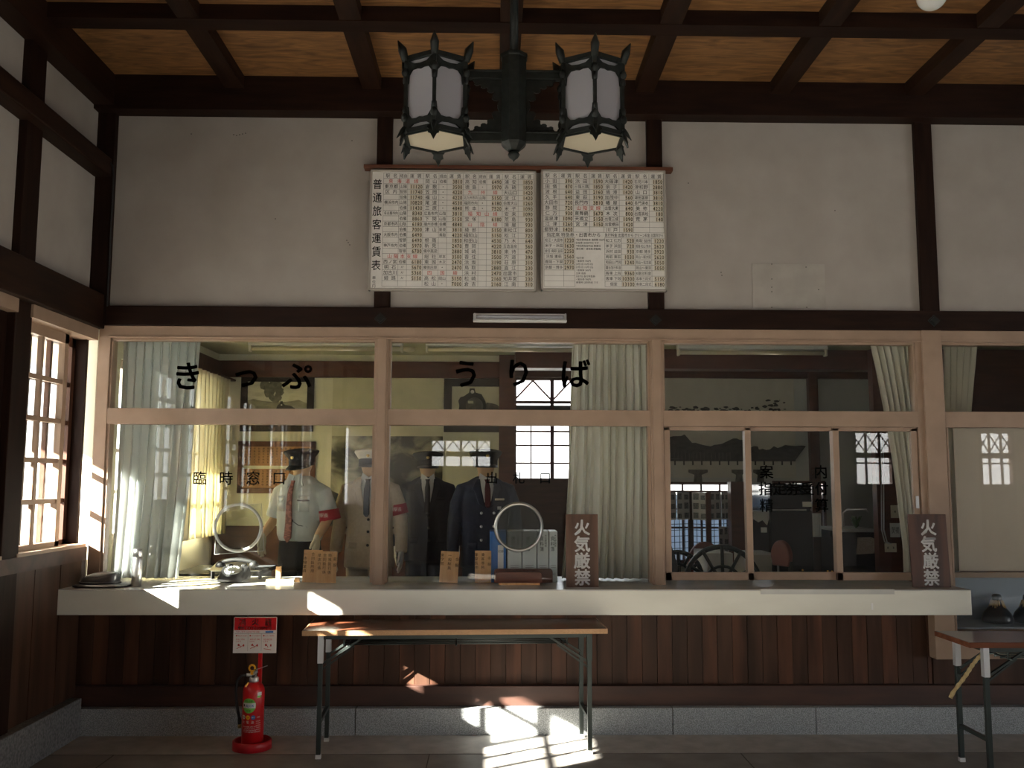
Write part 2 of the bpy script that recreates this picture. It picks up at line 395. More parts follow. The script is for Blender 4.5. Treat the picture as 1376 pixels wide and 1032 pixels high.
# ceiling: plywood fields between dark ribs
struct('ceiling', MB().box(XL-.1, XR+.1, YB-.1, .1, ZC, ZC+.08, 'ply'))
n = 11
for k in range(-3, 12):
    x = .085+.912*k
    if x < XL+.1 or x > XR: continue
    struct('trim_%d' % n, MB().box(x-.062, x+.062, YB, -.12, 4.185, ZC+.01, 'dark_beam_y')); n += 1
for k in range(0, 12):
    y = -.99-.915*k
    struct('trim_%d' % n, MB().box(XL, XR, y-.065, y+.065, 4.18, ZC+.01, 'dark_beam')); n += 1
# left wall ------------------------------------------------------------
def lw(mb, y0, y1, z0, z1, m, x0=XL-.12, x1=XL): return mb.box(x0, x1, y0, y1, z0, z1, m)
b = MB(); lw(b, YB, .1, 2.62, ZC, 'plaster')
lw(b, YB, .1, 0, 1.09, 'dark_wood'); struct('wall_left', b)
YP = [-.94, -2.80, -4.62, -6.44, -8.26, -10.08]
for y in YP:
    struct('trim_%d' % n, MB().box(XL-.13, XL+.045, y-.09, y+.09, .2, 4.2, 'dark_wood'), bevel=.004); n += 1
struct('trim_%d' % n, MB().box(XL-.13, XL+.10, YB, -.0, 2.575, 2.80, 'dark_beam_y'), bevel=.006); n += 1
struct('trim_%d' % n, MB().box(XL-.02, XL+.11, YB, -.055, 3.59, 3.715, 'dark_beam_y'), bevel=.012); n += 1
struct('trim_%d' % n, MB().box(XL-.05, XL+.13, YB, -.0, 4.06, ZC, 'dark_beam_y'), bevel=.004); n += 1
bw = MB(); y = YB; k = 0
while y < -.01:
    bw.box(XL-.01, XL+.018+.002*(k % 2), y, min(y+.155, 0), .2, 1.14, 'board_wood'); y += .158; k += 1
bw.box(XL-.12, XL+.05, YB, 0, 1.08, 1.165, 'kick_wood'); struct('wall_left_boards', bw)
struct('baseboard_left', MB().box(XL-.1, XL+.09, YB, -.06, 0, .235, 'stone_dark'), bevel=.006)
cdt = MB().tube([(-2.535, -.062, 2.72), (-2.535, -.062, 3.60), (-2.54, -.07, 3.66), (-2.565, -.10, 3.70)], .006, 'black_cloth', 6)
single('wall_cable', cdt, 'thin dark cable running up the corner post at left', 'cable')
WN = 1
def sash(mb, y0, y1, z0, z1, x, cols, rows, m='frame_wood', st=.05, bot=.09, mun=.014):
    mb.box(x-.02, x+.02, y0, y0+st, z0, z1, m).box(x-.02, x+.02, y1-st, y1, z0, z1, m)
    mb.box(x-.02, x+.02, y0, y1, z0, z0+bot, m).box(x-.02, x+.02, y0, y1, z1-.06, z1, m)
    for i in range(1, cols):
        y = y0+st+(y1-y0-2*st)*i/cols; mb.box(x-.014, x+.014, y-mun, y+mun, z0+bot, z1-.06, m)
    for i in range(1, rows):
        z = z0+bot+(z1-.06-z0-bot)*i/rows; mb.box(x-.013, x+.013, y0+st, y1-st, z-mun, z+mun, m)
def side_window(y0, y1, parts, bot=.09):
    global WN
    w = struct('window_%d' % WN, loc=(XL, (y0+y1)/2, 1.19)); WN += 1
    fr = MB().box(XL-.13, XL+.05, y0, y1, 1.165, 1.185, 'frame_wood').box(XL-.13, XL+.06, y0, y1, 2.50, 2.58, 'frame_wood')
    fr.box(XL-.13, XL+.0, y0, y0+.03, 1.165, 2.58, 'dark_wood').box(XL-.13, XL+.0, y1-(.20 if -1.1 < y1 < -1 else .03), y1, 1.165, 2.58, 'dark_wood')
    obj('frame', fr, w)
    for (a, c, x, cols) in parts:
        s_ = MB(); sash(s_, a, c, 1.185, 2.50, x, cols, 5, 'board_wood_pale' if x < XL-.05 else 'frame_wood', bot=bot); s1 = obj('sash', s_, w)
        obj('pane', MB().box(x-.002, x+.002, a+.04, c-.04, 1.185+bot, 2.45, 'glass_clean'), s1)
side_window(-.87, -.02, [(-.868, -.24, XL-.045, 2), (-.66, -.045, XL-.09, 2)], bot=.03)
side_window(-2.71, -1.03, [(-1.96, -1.22, XL-.045, 3), (-2.69, -1.94, XL-.09, 3)], bot=.245)  # mostly unseen; deep rail and wide stile shaped to trim sun patches
for a, c in zip(YP[1:-1], YP[2:]):
    m_ = (a+c)/2; side_window(c+.09, a-.09, [(m_-.02, a-.12, XL-.045, 3), (c+.12, m_+.02, XL-.09, 3)])
for a, c in [(-.85, -.02), (-2.71, -1.03)]+[(q+.09, p-.09) for p, q in zip(YP[1:-1], YP[2:])]:
    portal('portal_left', (XL-.2, (a+c)/2, 1.85), (0, -PI/2, 0), 1.3, c-a)
# outside: ground, porch roof, pillar and an added shade post
struct('ground', MB().box(-40, 40, -40, 40, -.35, -.13, 'ext_ground'))
struct('roof_porch', MB().prism([(XL-.12, 2.95), (-4.55, 2.72), (-4.55, 2.79), (XL-.12, 3.05)], lambda a, c, d: (a, -4.3+d, c), 'soffit', 10.7))  # unseen south end cut short so more sun reaches the floor
struct('pillar_and_shade_post', MB().box(-4.4, -4.26, .35, .49, -.13, 2.75, 'ext_red').box(-4.4, -4.26, -2.60, -2.44, -.13, 2.75, 'ext_red'))  # second post is out of view, added to shade part of a window
# wall behind the camera and right wall
OPEN = [(-1.25, -.02, 1.82, 2.42), (6.9, 7.7, 1.5, 2.6), (9.35, 10.05, 1.5, 2.6)]
b = MB(); xs = XL-.12
for (a, c, z0, z1) in OPEN:
    b.box(xs, a, YB-.12, YB, 0, ZC, 'plaster')
    if z0: b.box(a, c, YB-.12, YB, 0, z0, 'board_wood')
    b.box(a, c, YB-.12, YB, z1, ZC, 'plaster'); xs = c
b.box(xs, XR+.1, YB-.12, YB, 0, ZC, 'plaster'); struct('wall_back', b)
for i, (a, c, z0, z1) in enumerate(OPEN):
    w = struct('window_%d' % WN if z0 else 'door_1', loc=((a+c)/2, YB, z0)); WN += 1
    f_ = MB().box(a, a+.06, YB-.1, YB+.02, z0, z1, 'dark_wood').box(c-.06, c, YB-.1, YB+.02, z0, z1, 'dark_wood')
    f_.box(a, c, YB-.1, YB+.02, z1-.07, z1, 'dark_wood').box(a, c, YB-.1, YB+.02, z0, z0+.05, 'dark_wood').box(a, c, YB-.1, YB+.02, 2.05, 2.15, 'dark_wood')
    nn = max(3, int((c-a)/.30))
    for k in range(1, nn):
        x = a+(c-a)*k/nn; f_.box(x-.018, x+.018, YB-.06, YB-.02, z0, z1, 'dark_wood')
    for k in range(nn):
        p, q = a+(c-a)*k/nn, a+(c-a)*(k+1)/nn
        f_.bar((p, YB-.04, 2.15), (q, YB-.04, 2.53), .015, .02, 'dark_wood').bar((p, YB-.04, 2.53), (q, YB-.04, 2.15), .015, .02, 'dark_wood')
    z = z0+.45
    while z < 2.0: f_.box(a, c, YB-.06, YB-.02, z-.014, z+.014, 'dark_wood'); z += .4
    obj('frame', f_, w)
    portal('portal_back', ((a+c)/2, YB-.2, (z0+z1)/2), (PI/2, 0, 0), c-a, z1-z0)
b = MB().box(XR, XR+.12, YB, -8.5, 0, ZC, 'plaster').box(XR, XR+.12, -3.5, .1, 0, ZC, 'plaster').box(XR, XR+.12, -8.5, -3.5, 2.3, ZC, 'plaster'); struct('wall_right', b)
portal('portal_right', (XR+.2, -6, 1.15), (0, PI/2, 0), 2.3, 5.0)
# ================================================================== TICKET WINDOWS
ZR0, ZR1, ZT, ZB = 1.952, 2.055, 2.518, .940
FW_ = 'frame_wood'
def pane(x0, x1, z0, z1, y, par): return obj('pane', MB().box(x0, x1, y, y+.004, z0, z1, 'glass'), par)
def lettering(par, items, y=-.006):
    mb = MB()
    for (t, u, v, hpx, bold) in items:
        cx, cz = P(u, v, y); text(mb, t, cx, cz, hpx/204.6/.92, 'ink', y, bold)
    return obj('lettering', mb, par)
head = struct('window_head', MB().box(-2.59, XR, -.03, .08, ZT, 2.597, FW_).box(-2.53, XR, -.04, -.03, ZT, ZT+.012, FW_), bevel=.003); head.name = 'trim_%d' % n; n += 1
struct('trim_%d' % n, MB().box(-2.592, -2.515, -.03, .09, ZB, 2.52, FW_), bevel=.003); n += 1
struct('trim_%d' % n, MB().box(-.777, -.697, -.035, .08, .928, 2.52, FW_).box(-.765, -.709, -.045, -.03, .928, 2.52, FW_), bevel=.003); n += 1
struct('trim_%d' % n, MB().box(1.026, 1.110, -.035, .08, .928, 2.52, FW_).box(1.04, 1.096, -.045, -.03, .928, 2.52, FW_), bevel=.003); n += 1
struct('trim_%d' % n, MB().box(2.84, 2.972, -.045, .10, .46, 2.597, FW_).box(2.80, 2.845, -.025, .08, .928, 2.52, FW_), bevel=.004); n += 1
def ticket_window(x0, x1, frame_extra=None, zb=ZB):
    global WN
    w = struct('window_%d' % WN, loc=((x0+x1)/2, 0, zb)); WN += 1
    f = MB().box(x0, x1, -.028, .06, ZR0, ZR1, FW_)
    f.box(x0, x1, -.02, .05, ZT-.016, ZT, FW_).box(x0, x0+.014, -.02, .05, ZR1, ZT, FW_).box(x1-.014, x1, -.02, .05, ZR1, ZT, FW_)
    obj('frame', f, w, bevel=.002)
    pane(x0+.01, x1-.01, ZR1, ZT-.01, .008, w)
    return w
w1 = ticket_window(-2.515, -.777)
f = MB().box(-2.515, -2.497, -.02, .05, ZB, ZR0, FW_).box(-.795, -.777, -.02, .05, ZB, ZR0, FW_); obj('frame', f, w1)
pane(-2.50, -.79, ZB, ZR0, .008, w1)
lettering(w1, [('き', 252, 505, 38, .035), ('っ', 331, 503, 38, .035), ('ぷ', 399, 505, 38, .035), ('臨', 268.5, 642.5, 17.5, .022), ('時', 304, 642.5, 17.5, .022), ('窓', 340, 642.5, 17.5, .022), ('口', 375, 642.5, 17.5, .022)])
w2 = ticket_window(-.697, 1.026)
f = MB().box(-.697, -.685, -.02, .05, ZB, ZR0, FW_).box(1.008, 1.026, -.02, .05, ZB, ZR0, FW_); obj('frame', f, w2)
pane(-.69, 1.015, ZB, ZR0, .008, w2)
lettering(w2, [('う', 626, 502, 38, .035), ('り', 697, 501, 38, .035), ('ば', 774, 502, 39, .035), ('出', 661, 642, 15.5, .022), ('札', 697, 642, 15.5, .022), ('口', 732.5, 642, 15.5, .022)])
w3 = ticket_window(1.110, 2.80)
for (a, c, y, fx) in ((1.115, 1.689, .0, None), (1.65, 2.272, .028, None), (2.233, 2.795, .0, None)):
    f = MB().box(a, a+.040, y-.012, y+.02, .955, 1.945, FW_).box(c-.040, c, y-.012, y+.02, .955, 1.945, FW_)
    f.box(a, c, y-.012, y+.02, .955, 1.005, FW_).box(a, c, y-.012, y+.02, 1.925, 1.95, FW_)
    s_ = obj('sash', f, w3, bevel=.002)
    obj('pane', MB().box(a+.03, c-.03, y+.002, y+.006, 1.0, 1.93, 'glass'), s_)
obj('pull', MB().box(2.765, 2.785, -.02, -.012, 1.42, 1.50, 'steel'), w3)
lettering(w3, [('案', 1030, 634, 17.5, .022), ('内', 1103, 634, 17.5, .022), ('指', 1028.5, 656.5, 17.5, .022), ('定', 1047.5, 656.5, 17.5, .022), ('券', 1066, 656.5, 17.5, .022), ('受', 1085, 656.5, 17.5, .022), ('付', 1104, 656.5, 17.5, .022), ('精', 1030, 679, 17.5, .022), ('算', 1104, 679, 17.5, .022)], y=-.014)
w4 = ticket_window(2.972, 4.62, zb=.62)
f = MB().box(2.972, 4.62, -.035, .09, .46, .63, FW_).box(2.985, 3.0, -.02, .05, .62, ZR0, FW_).box(2.99, 4.62, .06, .085, .965, 1.0, FW_); obj('frame', f, w4, bevel=.003)
pane(2.99, 4.62, .62, ZR0, .008, w4)
struct('wall_front_right', MB().box(2.86, XR, .04, .12, 0, .47, 'board_wood').box(4.62, XR, .0, .12, .46, 2.62, 'plaster'))
# ================================================================== COUNTER
ct = thing('ticket_counter', 'long cream counter shelf below the ticket windows', 'counter', (0, 0, .775))
obj('apron', MB().box(XL+.005, 2.955, -.30, .05, .775, .922, 'counter_cream').box(-2.6, 2.8, .1, .45, .88, .922, 'counter_cream'), ct, bevel=.003)
obj('top', MB().box(XL+.005, 2.955, -.30, .10, .9225, .928, 'counter_top').box(-2.58, 2.8, .10, .48, .9225, .928, 'counter_top'), ct)
obj('trim_strip', MB().box(1.645, 2.475, -.304, -.277, .902, .932, 'counter_top'), ct, label='loose grey edging strip')
cx, cz = P(1172, 815, -.302); obj('sticker', MB().box(cx-.006, cx+.006, -.3025, -.30, cz-.02, cz+.02, 'white_paint'), ct)
# ================================================================== OFFICE BEHIND THE GLASS
YO, YO2, ZO, XS = 2.8, 3.8, .15, .19
struct('floor_office', MB().box(XL, 6.0, .13, YO2+.1, 0, ZO, 'office_floor'))
struct('ceiling_office', MB().box(XL, 6.0, .12, YO2+.1, 2.80, 2.86, 'office_ceiling'))
b = MB().box(XL-.1, XS, YO, YO+.08, ZO, 2.8, 'office_wall'); struct('wall_office_back', b)
struct('trim_%d' % n, MB().box(XL, XS, YO-.03, YO+.01, 2.575, 2.735, 'office_trim'), bevel=.003); n += 1
struct('baseboard_office', MB().box(XL, XS, YO-.02, YO+.01, ZO, 1.16, 'office_trim'), bevel=.003)
struct('trim_%d' % n, MB().box(.045, .20, YO-.06, YO2, ZO, 2.8, 'office_trim'), bevel=.003); n += 1
# left wall of the office with its window
b = MB().box(XL-.12, XL, .12, .5, 0, 2.86, 'office_wall').box(XL-.12, XL, .5, 2.35, 0, 1.12, 'office_wall').box(XL-.12, XL, .5, 2.35, 2.45, 2.86, 'office_wall').box(XL-.12, XL, 2.35, YO+.1, 0, 2.86, 'office_wall')
struct('wall_office_left', b)
w = struct('window_%d' % WN, loc=(XL, 1.56, 1.0)); WN += 1
f = MB(); sash(f, .5, 1.45, 1.12, 2.45, XL-.05, 3, 4); sash(f, 1.41, 2.35, 1.12, 2.45, XL-.09, 3, 4); obj('frame', f, w)
obj('pane', MB().box(XL-.052, XL-.048, .54, 2.31, 1.2, 2.4, 'glass_clean'), w)
portal('portal_office_left', (XL-.2, 1.42, 1.78), (0, -PI/2, 0), 1.33, 1.85)
struct('trim_%d' % n, MB().box(XL, XL+.04, .6, YO, 2.55, 2.72, 'office_trim').box(XL, XL+.17, .8, YO, 2.535, 2.552, 'office_trim')); n += 1
# right part of the back wall, two window groups
xa, zb_ = P(690, 650, YO2); xb, zt_ = P(800, 515, YO2)
OB = [(xa, 1.45, 1.58, 2.70), (1.62, 2.72, .72, 1.585), (2.98, 3.55, 1.0, 1.60)]
b = MB(); xs = XS
for (a, c, z0, z1) in OB:
    b.box(xs, a, YO2, YO2+.1, ZO, 2.86, 'office_grey'); b.box(a, c, YO2, YO2+.1, ZO, z0, 'office_trim' if z0 > 1.5 else 'office_grey'); b.box(a, c, YO2, YO2+.1, z1, 2.86, 'office_grey'); xs = c
b.box(xs, 6.0, YO2, YO2+.1, ZO, 2.86, 'office_grey'); struct('wall_office_rear', b)
for i, (a, c, z0, z1) in enumerate(OB):
    w = struct('window_%d' % WN, loc=((a+c)/2, YO2, z0)); WN += 1
    f = MB().box(a, c, YO2-.02, YO2+.08, z1-.03, z1, 'office_trim').box(a, c, YO2-.02, YO2+.08, z0, z0+.04, 'office_trim')
    f.box(a, a+.03, YO2-.02, YO2+.08, z0, z1, 'office_trim').box(c-.03, c, YO2-.02, YO2+.08, z0, z1, 'office_trim')
    if i == 0:
        f.box(a, c, YO2, YO2+.06, 2.18, 2.40, 'sofa')
        f.box(a, c, YO2, YO2+.06, 2.42, 2.45, 'office_trim')
        nx = 3
        for k in range(nx):
            p, q = a+(c-a)*k/nx, a+(c-a)*(k+1)/nx; m_ = (p+q)/2
            f.bar((p, YO2+.03, 2.45), (m_, YO2+.03, 2.67), .02, .02, 'office_trim').bar((m_, YO2+.03, 2.67), (q, YO2+.03, 2.45), .02, .02, 'office_trim')
            f.box(q-.02, q+.02, YO2, YO2+.05, z0, z1, 'office_trim')
            f.box(p+.18, p+.195, YO2+.01, YO2+.04, z0, 2.2, 'office_trim')
        for z in (1.78, 1.97, 2.12): f.box(a, c, YO2+.01, YO2+.04, z-.01, z+.01, 'office_trim')
    else:
        k = a+.2
        while k < c: f.box(k-.01, k+.01, YO2+.01, YO2+.04, z0, z1, 'office_trim'); k += .2
        obj('lower_pane', MB().box(a+.02, c-.02, YO2+.045, YO2+.05, z0+.03, 1.45, 'shoji'), w)
        for z in (1.1, 1.3, 1.485): f.box(a, c, YO2+.01, YO2+.04, z-.01, z+.01, 'office_trim')
    obj('frame', f, w)
    portal('portal_rear', ((a+c)/2, YO2+.25, (z0+z1)/2), (-PI/2, 0, 0), c-a, z1-z0)
struct('trim_%d' % n, MB().box(XS, 6.0, YO2-.06, YO2+.01, 2.70, 2.8, 'office_trim').box(XS, 6.0, 2.3, 2.5, 2.62, 2.8, 'office_trim')); n += 1
xa, _ = P(981, 720, 3.2); xb, _ = P(1003, 720, 3.2)
struct('trim_%d' % n, MB().box(xa, xb, 3.13, 3.27, ZO, 1.59, 'office_trim').box(xa+1.02, xa+1.12, 3.72, YO2, ZO, 2.8, 'office_trim'), bevel=.004); n += 1
# partition at the right end of the office
xa, _ = P(1180, 700, 2.2)
struct('wall_office_right', MB().box(xa, 5.9, 2.2, 2.3, ZO, 2.8, 'office_trim').box(5.9, 6.0, .12, YO2, ZO, 2.8, 'office_grey'))
# ================================================================== CURTAINS
def curtain(name, top, bot, z0, z1, y, folds, amp, m, label, group=None, axis='x', gather=None, seed=1):
    """pleated cloth; top, bot = (start, end) of the cloth at the top and at the hem"""
    rnd = random.Random(seed); ph = [rnd.uniform(-.5, .5) for _ in range(folds+2)]; am = [rnd.uniform(.6, 1.25) for _ in range(folds+2)]
    nx, nz = folds*10, 26; mb = MB(); layers = []
    for side in (0, 1):
        vs = []
        for i in range(nz+1):
            t = i/nz; z = z1+(z0-z1)*t
            e = t if gather is None else gather(t)
            a = top[0]+(bot[0]-top[0])*e; c = top[1]+(bot[1]-top[1])*e
            for k in range(nx+1):
                u = k/nx; f = u*folds; q = int(min(f, folds-1e-6))
                ww = am[q]*(1-(f-q))+am[q+1]*(f-q); pp = ph[q]*(1-(f-q))+ph[q+1]*(f-q)
                s_ = math.sin(2*PI*f+pp*1.6*t)*amp*ww*(.8+.35*t)+.004*math.sin(9*t+f)
                xx = a+(c-a)*(u+.28/folds*math.sin(4*PI*f+pp)*.35)+.012*math.sin(5*t+pp*3)*t
                yy = y+s_+(.003 if side else 0)
                vs.append((xx, yy, z) if axis == 'x' else (yy, xx, z))
        layers.append(vs)
    N = nx+1; fs = []; L = len(layers[0])
    for i in range(nz):
        for k in range(nx):
            q = (i*N+k, i*N+k+1, (i+1)*N+k+1, (i+1)*N+k); fs.append(q[::-1]); fs.append(tuple(L+p for p in q))
    for k in range(nx): fs.append((k, k+1, L+k+1, L+k)); o = nz*N; fs.append((o+k+1, o+k, L+o+k, L+o+k+1))
    for i in range(nz): fs.append((i*N, L+i*N, L+(i+1)*N, (i+1)*N)); o = nx; fs.append((i*N+o+N, L+i*N+o+N, L+i*N+o, i*N+o))
    mb.add(layers[0]+layers[1], fs, m, True)
    return single(name, mb, label, 'curtain', group)
G = 'pleated curtains behind the ticket windows'
curtain('curtain', (-2.545, -2.02), (-2.545, -2.09), .94, 2.58, .26, 9, .042, 'curtain_blue', 'pale blue-grey curtain hanging in the left ticket window beside the thermos', G, seed=3)
curtain('curtain', (.85, 2.70), (.85, 2.66), 1.10, 2.54, XL+.14, 18, .032, 'curtain_yellow', 'sunlit yellow curtain along the office side wall, behind the round acrylic port', G, axis='y', seed=5)
curtain('curtain', (.54, 1.10), (.47, 1.12), .94, 2.58, .24, 11, .046, 'curtain_grey', 'grey-green curtain filling the right of the middle window behind the wooden fire sign', G, seed=8)
curtain('curtain', (2.60, 2.93), (2.80, 2.98), .94, 2.58, .24, 7, .030, 'curtain_cream', 'cream curtain swept to the right in the information window', G, gather=lambda t: min(1, t*1.15)**.8, seed=11)
curtain('curtain', (3.13, 3.37), (3.08, 3.16), .99, 2.58, .24, 5, .028, 'curtain_cream', 'narrow curtain at the top left of the far right window beside its post', G, gather=lambda t: min(1, t*1.1), seed=14)
# roller blind and shelf in the far right window
bx, _ = P(1284, 650, .14)
rb = thing('roller_blind', 'plain beige blind pulled down in the far right window', 'blind', (3.8, .14, .99))
obj('cloth', MB().box(bx, 4.6, .14, .144, .995, 1.99, 'blind'), rb); obj('roller', MB().tube([(bx, .142, 2.0), (4.6, .142, 2.0)], .018, 'alu'), rb)
obj('hem_bar', MB().box(bx, 4.6, .135, .149, .985, 1.0, 'board_wood_pale'), rb)
sh = thing('display_shelf', 'low grey-blue shelf box below the beige blind', 'shelf', (3.8, .3, .15))
obj('back_panel', MB().box(3.06, 4.6, .44, .46, .64, .975, 'lower_panel'), sh); obj('board', MB().box(3.06, 4.6, .10, .46, .61, .64, 'lower_panel'), sh)
obj('base', MB().box(3.06, 4.6, .14, .46, .15, .61, 'board_wood'), sh)
for i, (u, lab) in enumerate(((1340, 'dark jar with a straw cap standing left on the low shelf'), (1382, 'dark straw-topped jar cut by the right edge of the photo'))):
    cx, _ = P(u, 820, .27); v_ = thing('straw_topped_jar', lab, 'jar', (cx, .27, .64), group='dark jars on the low shelf')
    obj('body', MB().lathe([(.055, 0), (.098, .01), (.10, .03), (.085, .07), (.052, .11), (.036, .135), (.034, .15)], (cx, .27, .64), 'ceramic', 28), v_)
    st = MB()
    for k in range(46):
        a = random.uniform(0, 2*PI); r = random.uniform(.045, .062)
        st.tube([(cx+.012*math.cos(a), .27+.012*math.sin(a), .64+.165), (cx+.036*math.cos(a), .27+.036*math.sin(a), .64+.140+random.uniform(0, .01)), (cx+r*math.cos(a), .27+r*math.sin(a), .64+random.uniform(.07, .10))], [.005, .006, .003], 'straw', 5)
    obj('straw_cap', st, v_)
    obj('lid', MB().lathe([(.03, .15), (.032, .165), (.03, .185), (.02, .195), (0, .197)], (cx, .27, .64), 'ceramic', 20), v_)
# ================================================================== LANTERN
HX, HY = .09, -1.6
ch = thing('pendant_lantern_pair', 'black iron ceiling pendant with two hexagonal milk-glass lanterns', 'lamp', (HX, HY, 3.18))
st = MB().lathe([(.030, 3.225), (.058, 3.25), (.066, 3.262), (.066, 3.70), (.072, 3.705), (.072, 3.72), (.035, 3.735)], (HX, HY, 0), 'iron', 8, smooth=False, rot=PI/8)
obj('column', st, ch, bevel=.002)
obj('rod', MB().tube([(HX, HY, 3.73), (HX, HY, 4.26)], .022, 'iron', 12).lathe([(.03, 4.15), (.09, 4.23), (.10, 4.26)], (HX, HY, 0), 'iron', 20), ch)
obj('finial', MB().lathe([(.0, 3.168), (.006, 3.178), (.022, 3.19), (.030, 3.205), (.022, 3.222), (.014, 3.226), (.03, 3.233)], (HX, HY, 0), 'iron', 20), ch)
LX = [-.297, .478]
for z, hh in ((3.615, .044), (3.295, .05)):
    obj('arm', MB().box(LX[0]+.14, LX[1]-.14, HY-.018, HY+.018, z-hh/2, z+hh/2, 'iron').box(LX[0]+.14, LX[1]-.14, HY-.026, HY+.026, z+hh/2-.01, z+hh/2, 'iron'), ch, bevel=.003)
def scroll(sx, sz):
    zb = 3.32 if sz > 0 else 3.593
    pts = [(.062, 0), (.21, 0)]
    x0, z0 = .21, 0
    lobes = [(.185, .022, .018), (.15, .034, .022), (.115, .055, .026), (.09, .095, .028), (.068, .13, .02)]
    for (lx, lz, lr) in lobes:
        for a in range(-30, 200, 46):
            t = math.radians(a); pts.append((lx+lr*.75*math.cos(t), lz+lr*.55*math.sin(t)))
    pts.append((.06, .14))
    return MB().front([(HX+sx*x, zb+sz*z) for x, z in (pts if sx*sz > 0 else pts[::-1])], HY-.006, 'iron', .012)
for sx in (-1, 1):
    for sz in (1, -1): obj('scroll_bracket', scroll(sx, sz), ch)
def lantern(lx):
    R = .168
    fr = MB(); V = [Vector((math.cos(math.radians(a)), math.sin(math.radians(a)), 0)) for a in (-90, -30, 30, 90, 150, 210)]
    Z0, Z1 = 3.285, 3.655; c = Vector((lx, HY, 0))
    root = obj('lantern', MB().lathe([(R*.99, Z1+.0), (R*.8, Z1+.03), (.03, Z1+.045), (.03, Z1+.05)], (lx, HY, 0), 'iron', 6, smooth=False, rot=-PI/2), ch)
    for i in range(6):
        p, q = V[i], V[(i+1) % 6]; nrm = (p+q).normalized(); d = (q-p)
        fr.bar(c+p*R+Vector((0, 0, Z0-.005)), c+p*R+Vector((0, 0, Z1)), .018, .018, 'iron')
        for z in (Z0, Z1): fr.bar(c+p*R+Vector((0, 0, z)), c+q*R+Vector((0, 0, z)), .022, .022, 'iron')
        # wavy openwork bands
        fn = lambda a, b_, dd, p=p, d=d, nrm=nrm: c+p*(R-.002)+d*(R-.002)*a+nrm*(dd-.006)+Vector((0, 0, b_))
        for (zz, sg) in ((Z0, 1), (Z1, -1)):
            up_ = [(0.02, .13), (.075, .125), (.10, .085), (.16, .072), (.22, .060), (.38, .058), (.5, .063), (.62, .058), (.78, .060), (.84, .072), (.90, .085), (.925, .125), (.98, .13)]
            lo_ = [(.98, .0), (.90, .012), (.72, .032), (.5, .036), (.28, .032), (.10, .012), (.02, .0)]
            fr.prism([(a, zz+sg*b_) for a, b_ in (up_+lo_)], fn, 'iron', .010)
        # leaf mounts along the bars
        for zz, sg in ((Z0+.07, 1), (Z1-.07, -1)):
            t = d.normalized()
            for w_, h_ in ((.019, .0), (.013, .040)):
                fr.lathe([(0, -.030), (w_*.8, -.014), (w_, 0), (w_*.8, .014), (0, .030)], c+p*(R+.004)+Vector((0, 0, zz+sg*h_)), 'iron', 10)
        # upper spikes flaring outward
        o = c+p*(R+.004)
        fr.tube([o+Vector((0, 0, Z1-.01)), o+p*.018+Vector((0, 0, Z1+.045)), o+p*.042+Vector((0, 0, Z1+.085))], [.017, .022, .002], 'iron', 6)
        fr.tube([o+Vector((0, 0, Z0+.02)), o+p*.014+Vector((0, 0, Z0+.0)), o+p*.040+Vector((0, 0, Z0-.040))], [.012, .011, .002], 'iron', 6)
    obj('frame', fr, root)
    for i in range(6):
        p, q = V[i], V[(i+1) % 6]; nrm = (p+q).normalized()
        a, e = c+p*(R-.012), c+q*(R-.012); o = MB(); k = nrm*.004
        vs = [a+Vector((0, 0, Z0)), e+Vector((0, 0, Z0)), e+Vector((0, 0, Z1)), a+Vector((0, 0, Z1))]
        o.add(vs+[v-k for v in vs], [(0, 1, 2, 3), (7, 6, 5, 4), (0, 4, 5, 1), (1, 5, 6, 2), (2, 6, 7, 3), (3, 7, 4, 0)], 'milk_glass'); obj('glass_panel', o, root)
    lo = MB()
    for i in range(6):
        p = V[i]; t = Vector((-p.y, p.x, 0)); o = c+p*(R+.004)+Vector((0, 0, Z0-.004))
        leaf = [(-.020, .010), (-.034, -.006), (-.024, -.016), (-.027, -.034), (-.015, -.040), (0, -.072), (.015, -.040), (.027, -.034), (.024, -.016), (.034, -.006), (.020, .010)]
        lo.prism(leaf, lambda a, b_, d, o=o, t=t, p=p: o+t*a+p*(d-.004+(-b_)*.30)+Vector((0, 0, b_)), 'iron', .008)
        q = V[(i+1) % 6]; lo.bar(c+p*R*.97+Vector((0, 0, Z0-.012)), c+q*R*.97+Vector((0, 0, Z0-.012)), .010, .010, 'iron')
    obj('leaf_drop', lo, root)
    bp_ = [c+v*(R-.006) for v in V]
    obj('bottom_glass', MB().prism([(p.x, p.y) for p in bp_], lambda a, b_, d: (a, b_, Z0-.008+d), 'milk_warm', .006), root)
for lx in LX: lantern(lx)
# globe lamp on the ceiling
gx, gz = P(1252, -6, -1.45)
gl = thing('globe_lamp', 'round white glass globe lamp under the ceiling at upper right', 'lamp', (gx, -1.45, gz))
obj('globe', MB().lathe([(.0, gz-.075)]+[(.078*math.sin(PI*k/16), gz-.078*math.cos(PI*k/16)) for k in range(1, 15)]+[(.03, gz+.075)], (gx, -1.45, 0), 'globe', 28), gl)
obj('fitting', MB().lathe([(.035, gz+.06), (.045, gz+.075), (.045, gz+.10), (.02, gz+.11), (.02, 4.22), (.06, 4.235), (.06, 4.27)], (gx, -1.45, 0), 'iron', 20), gl)
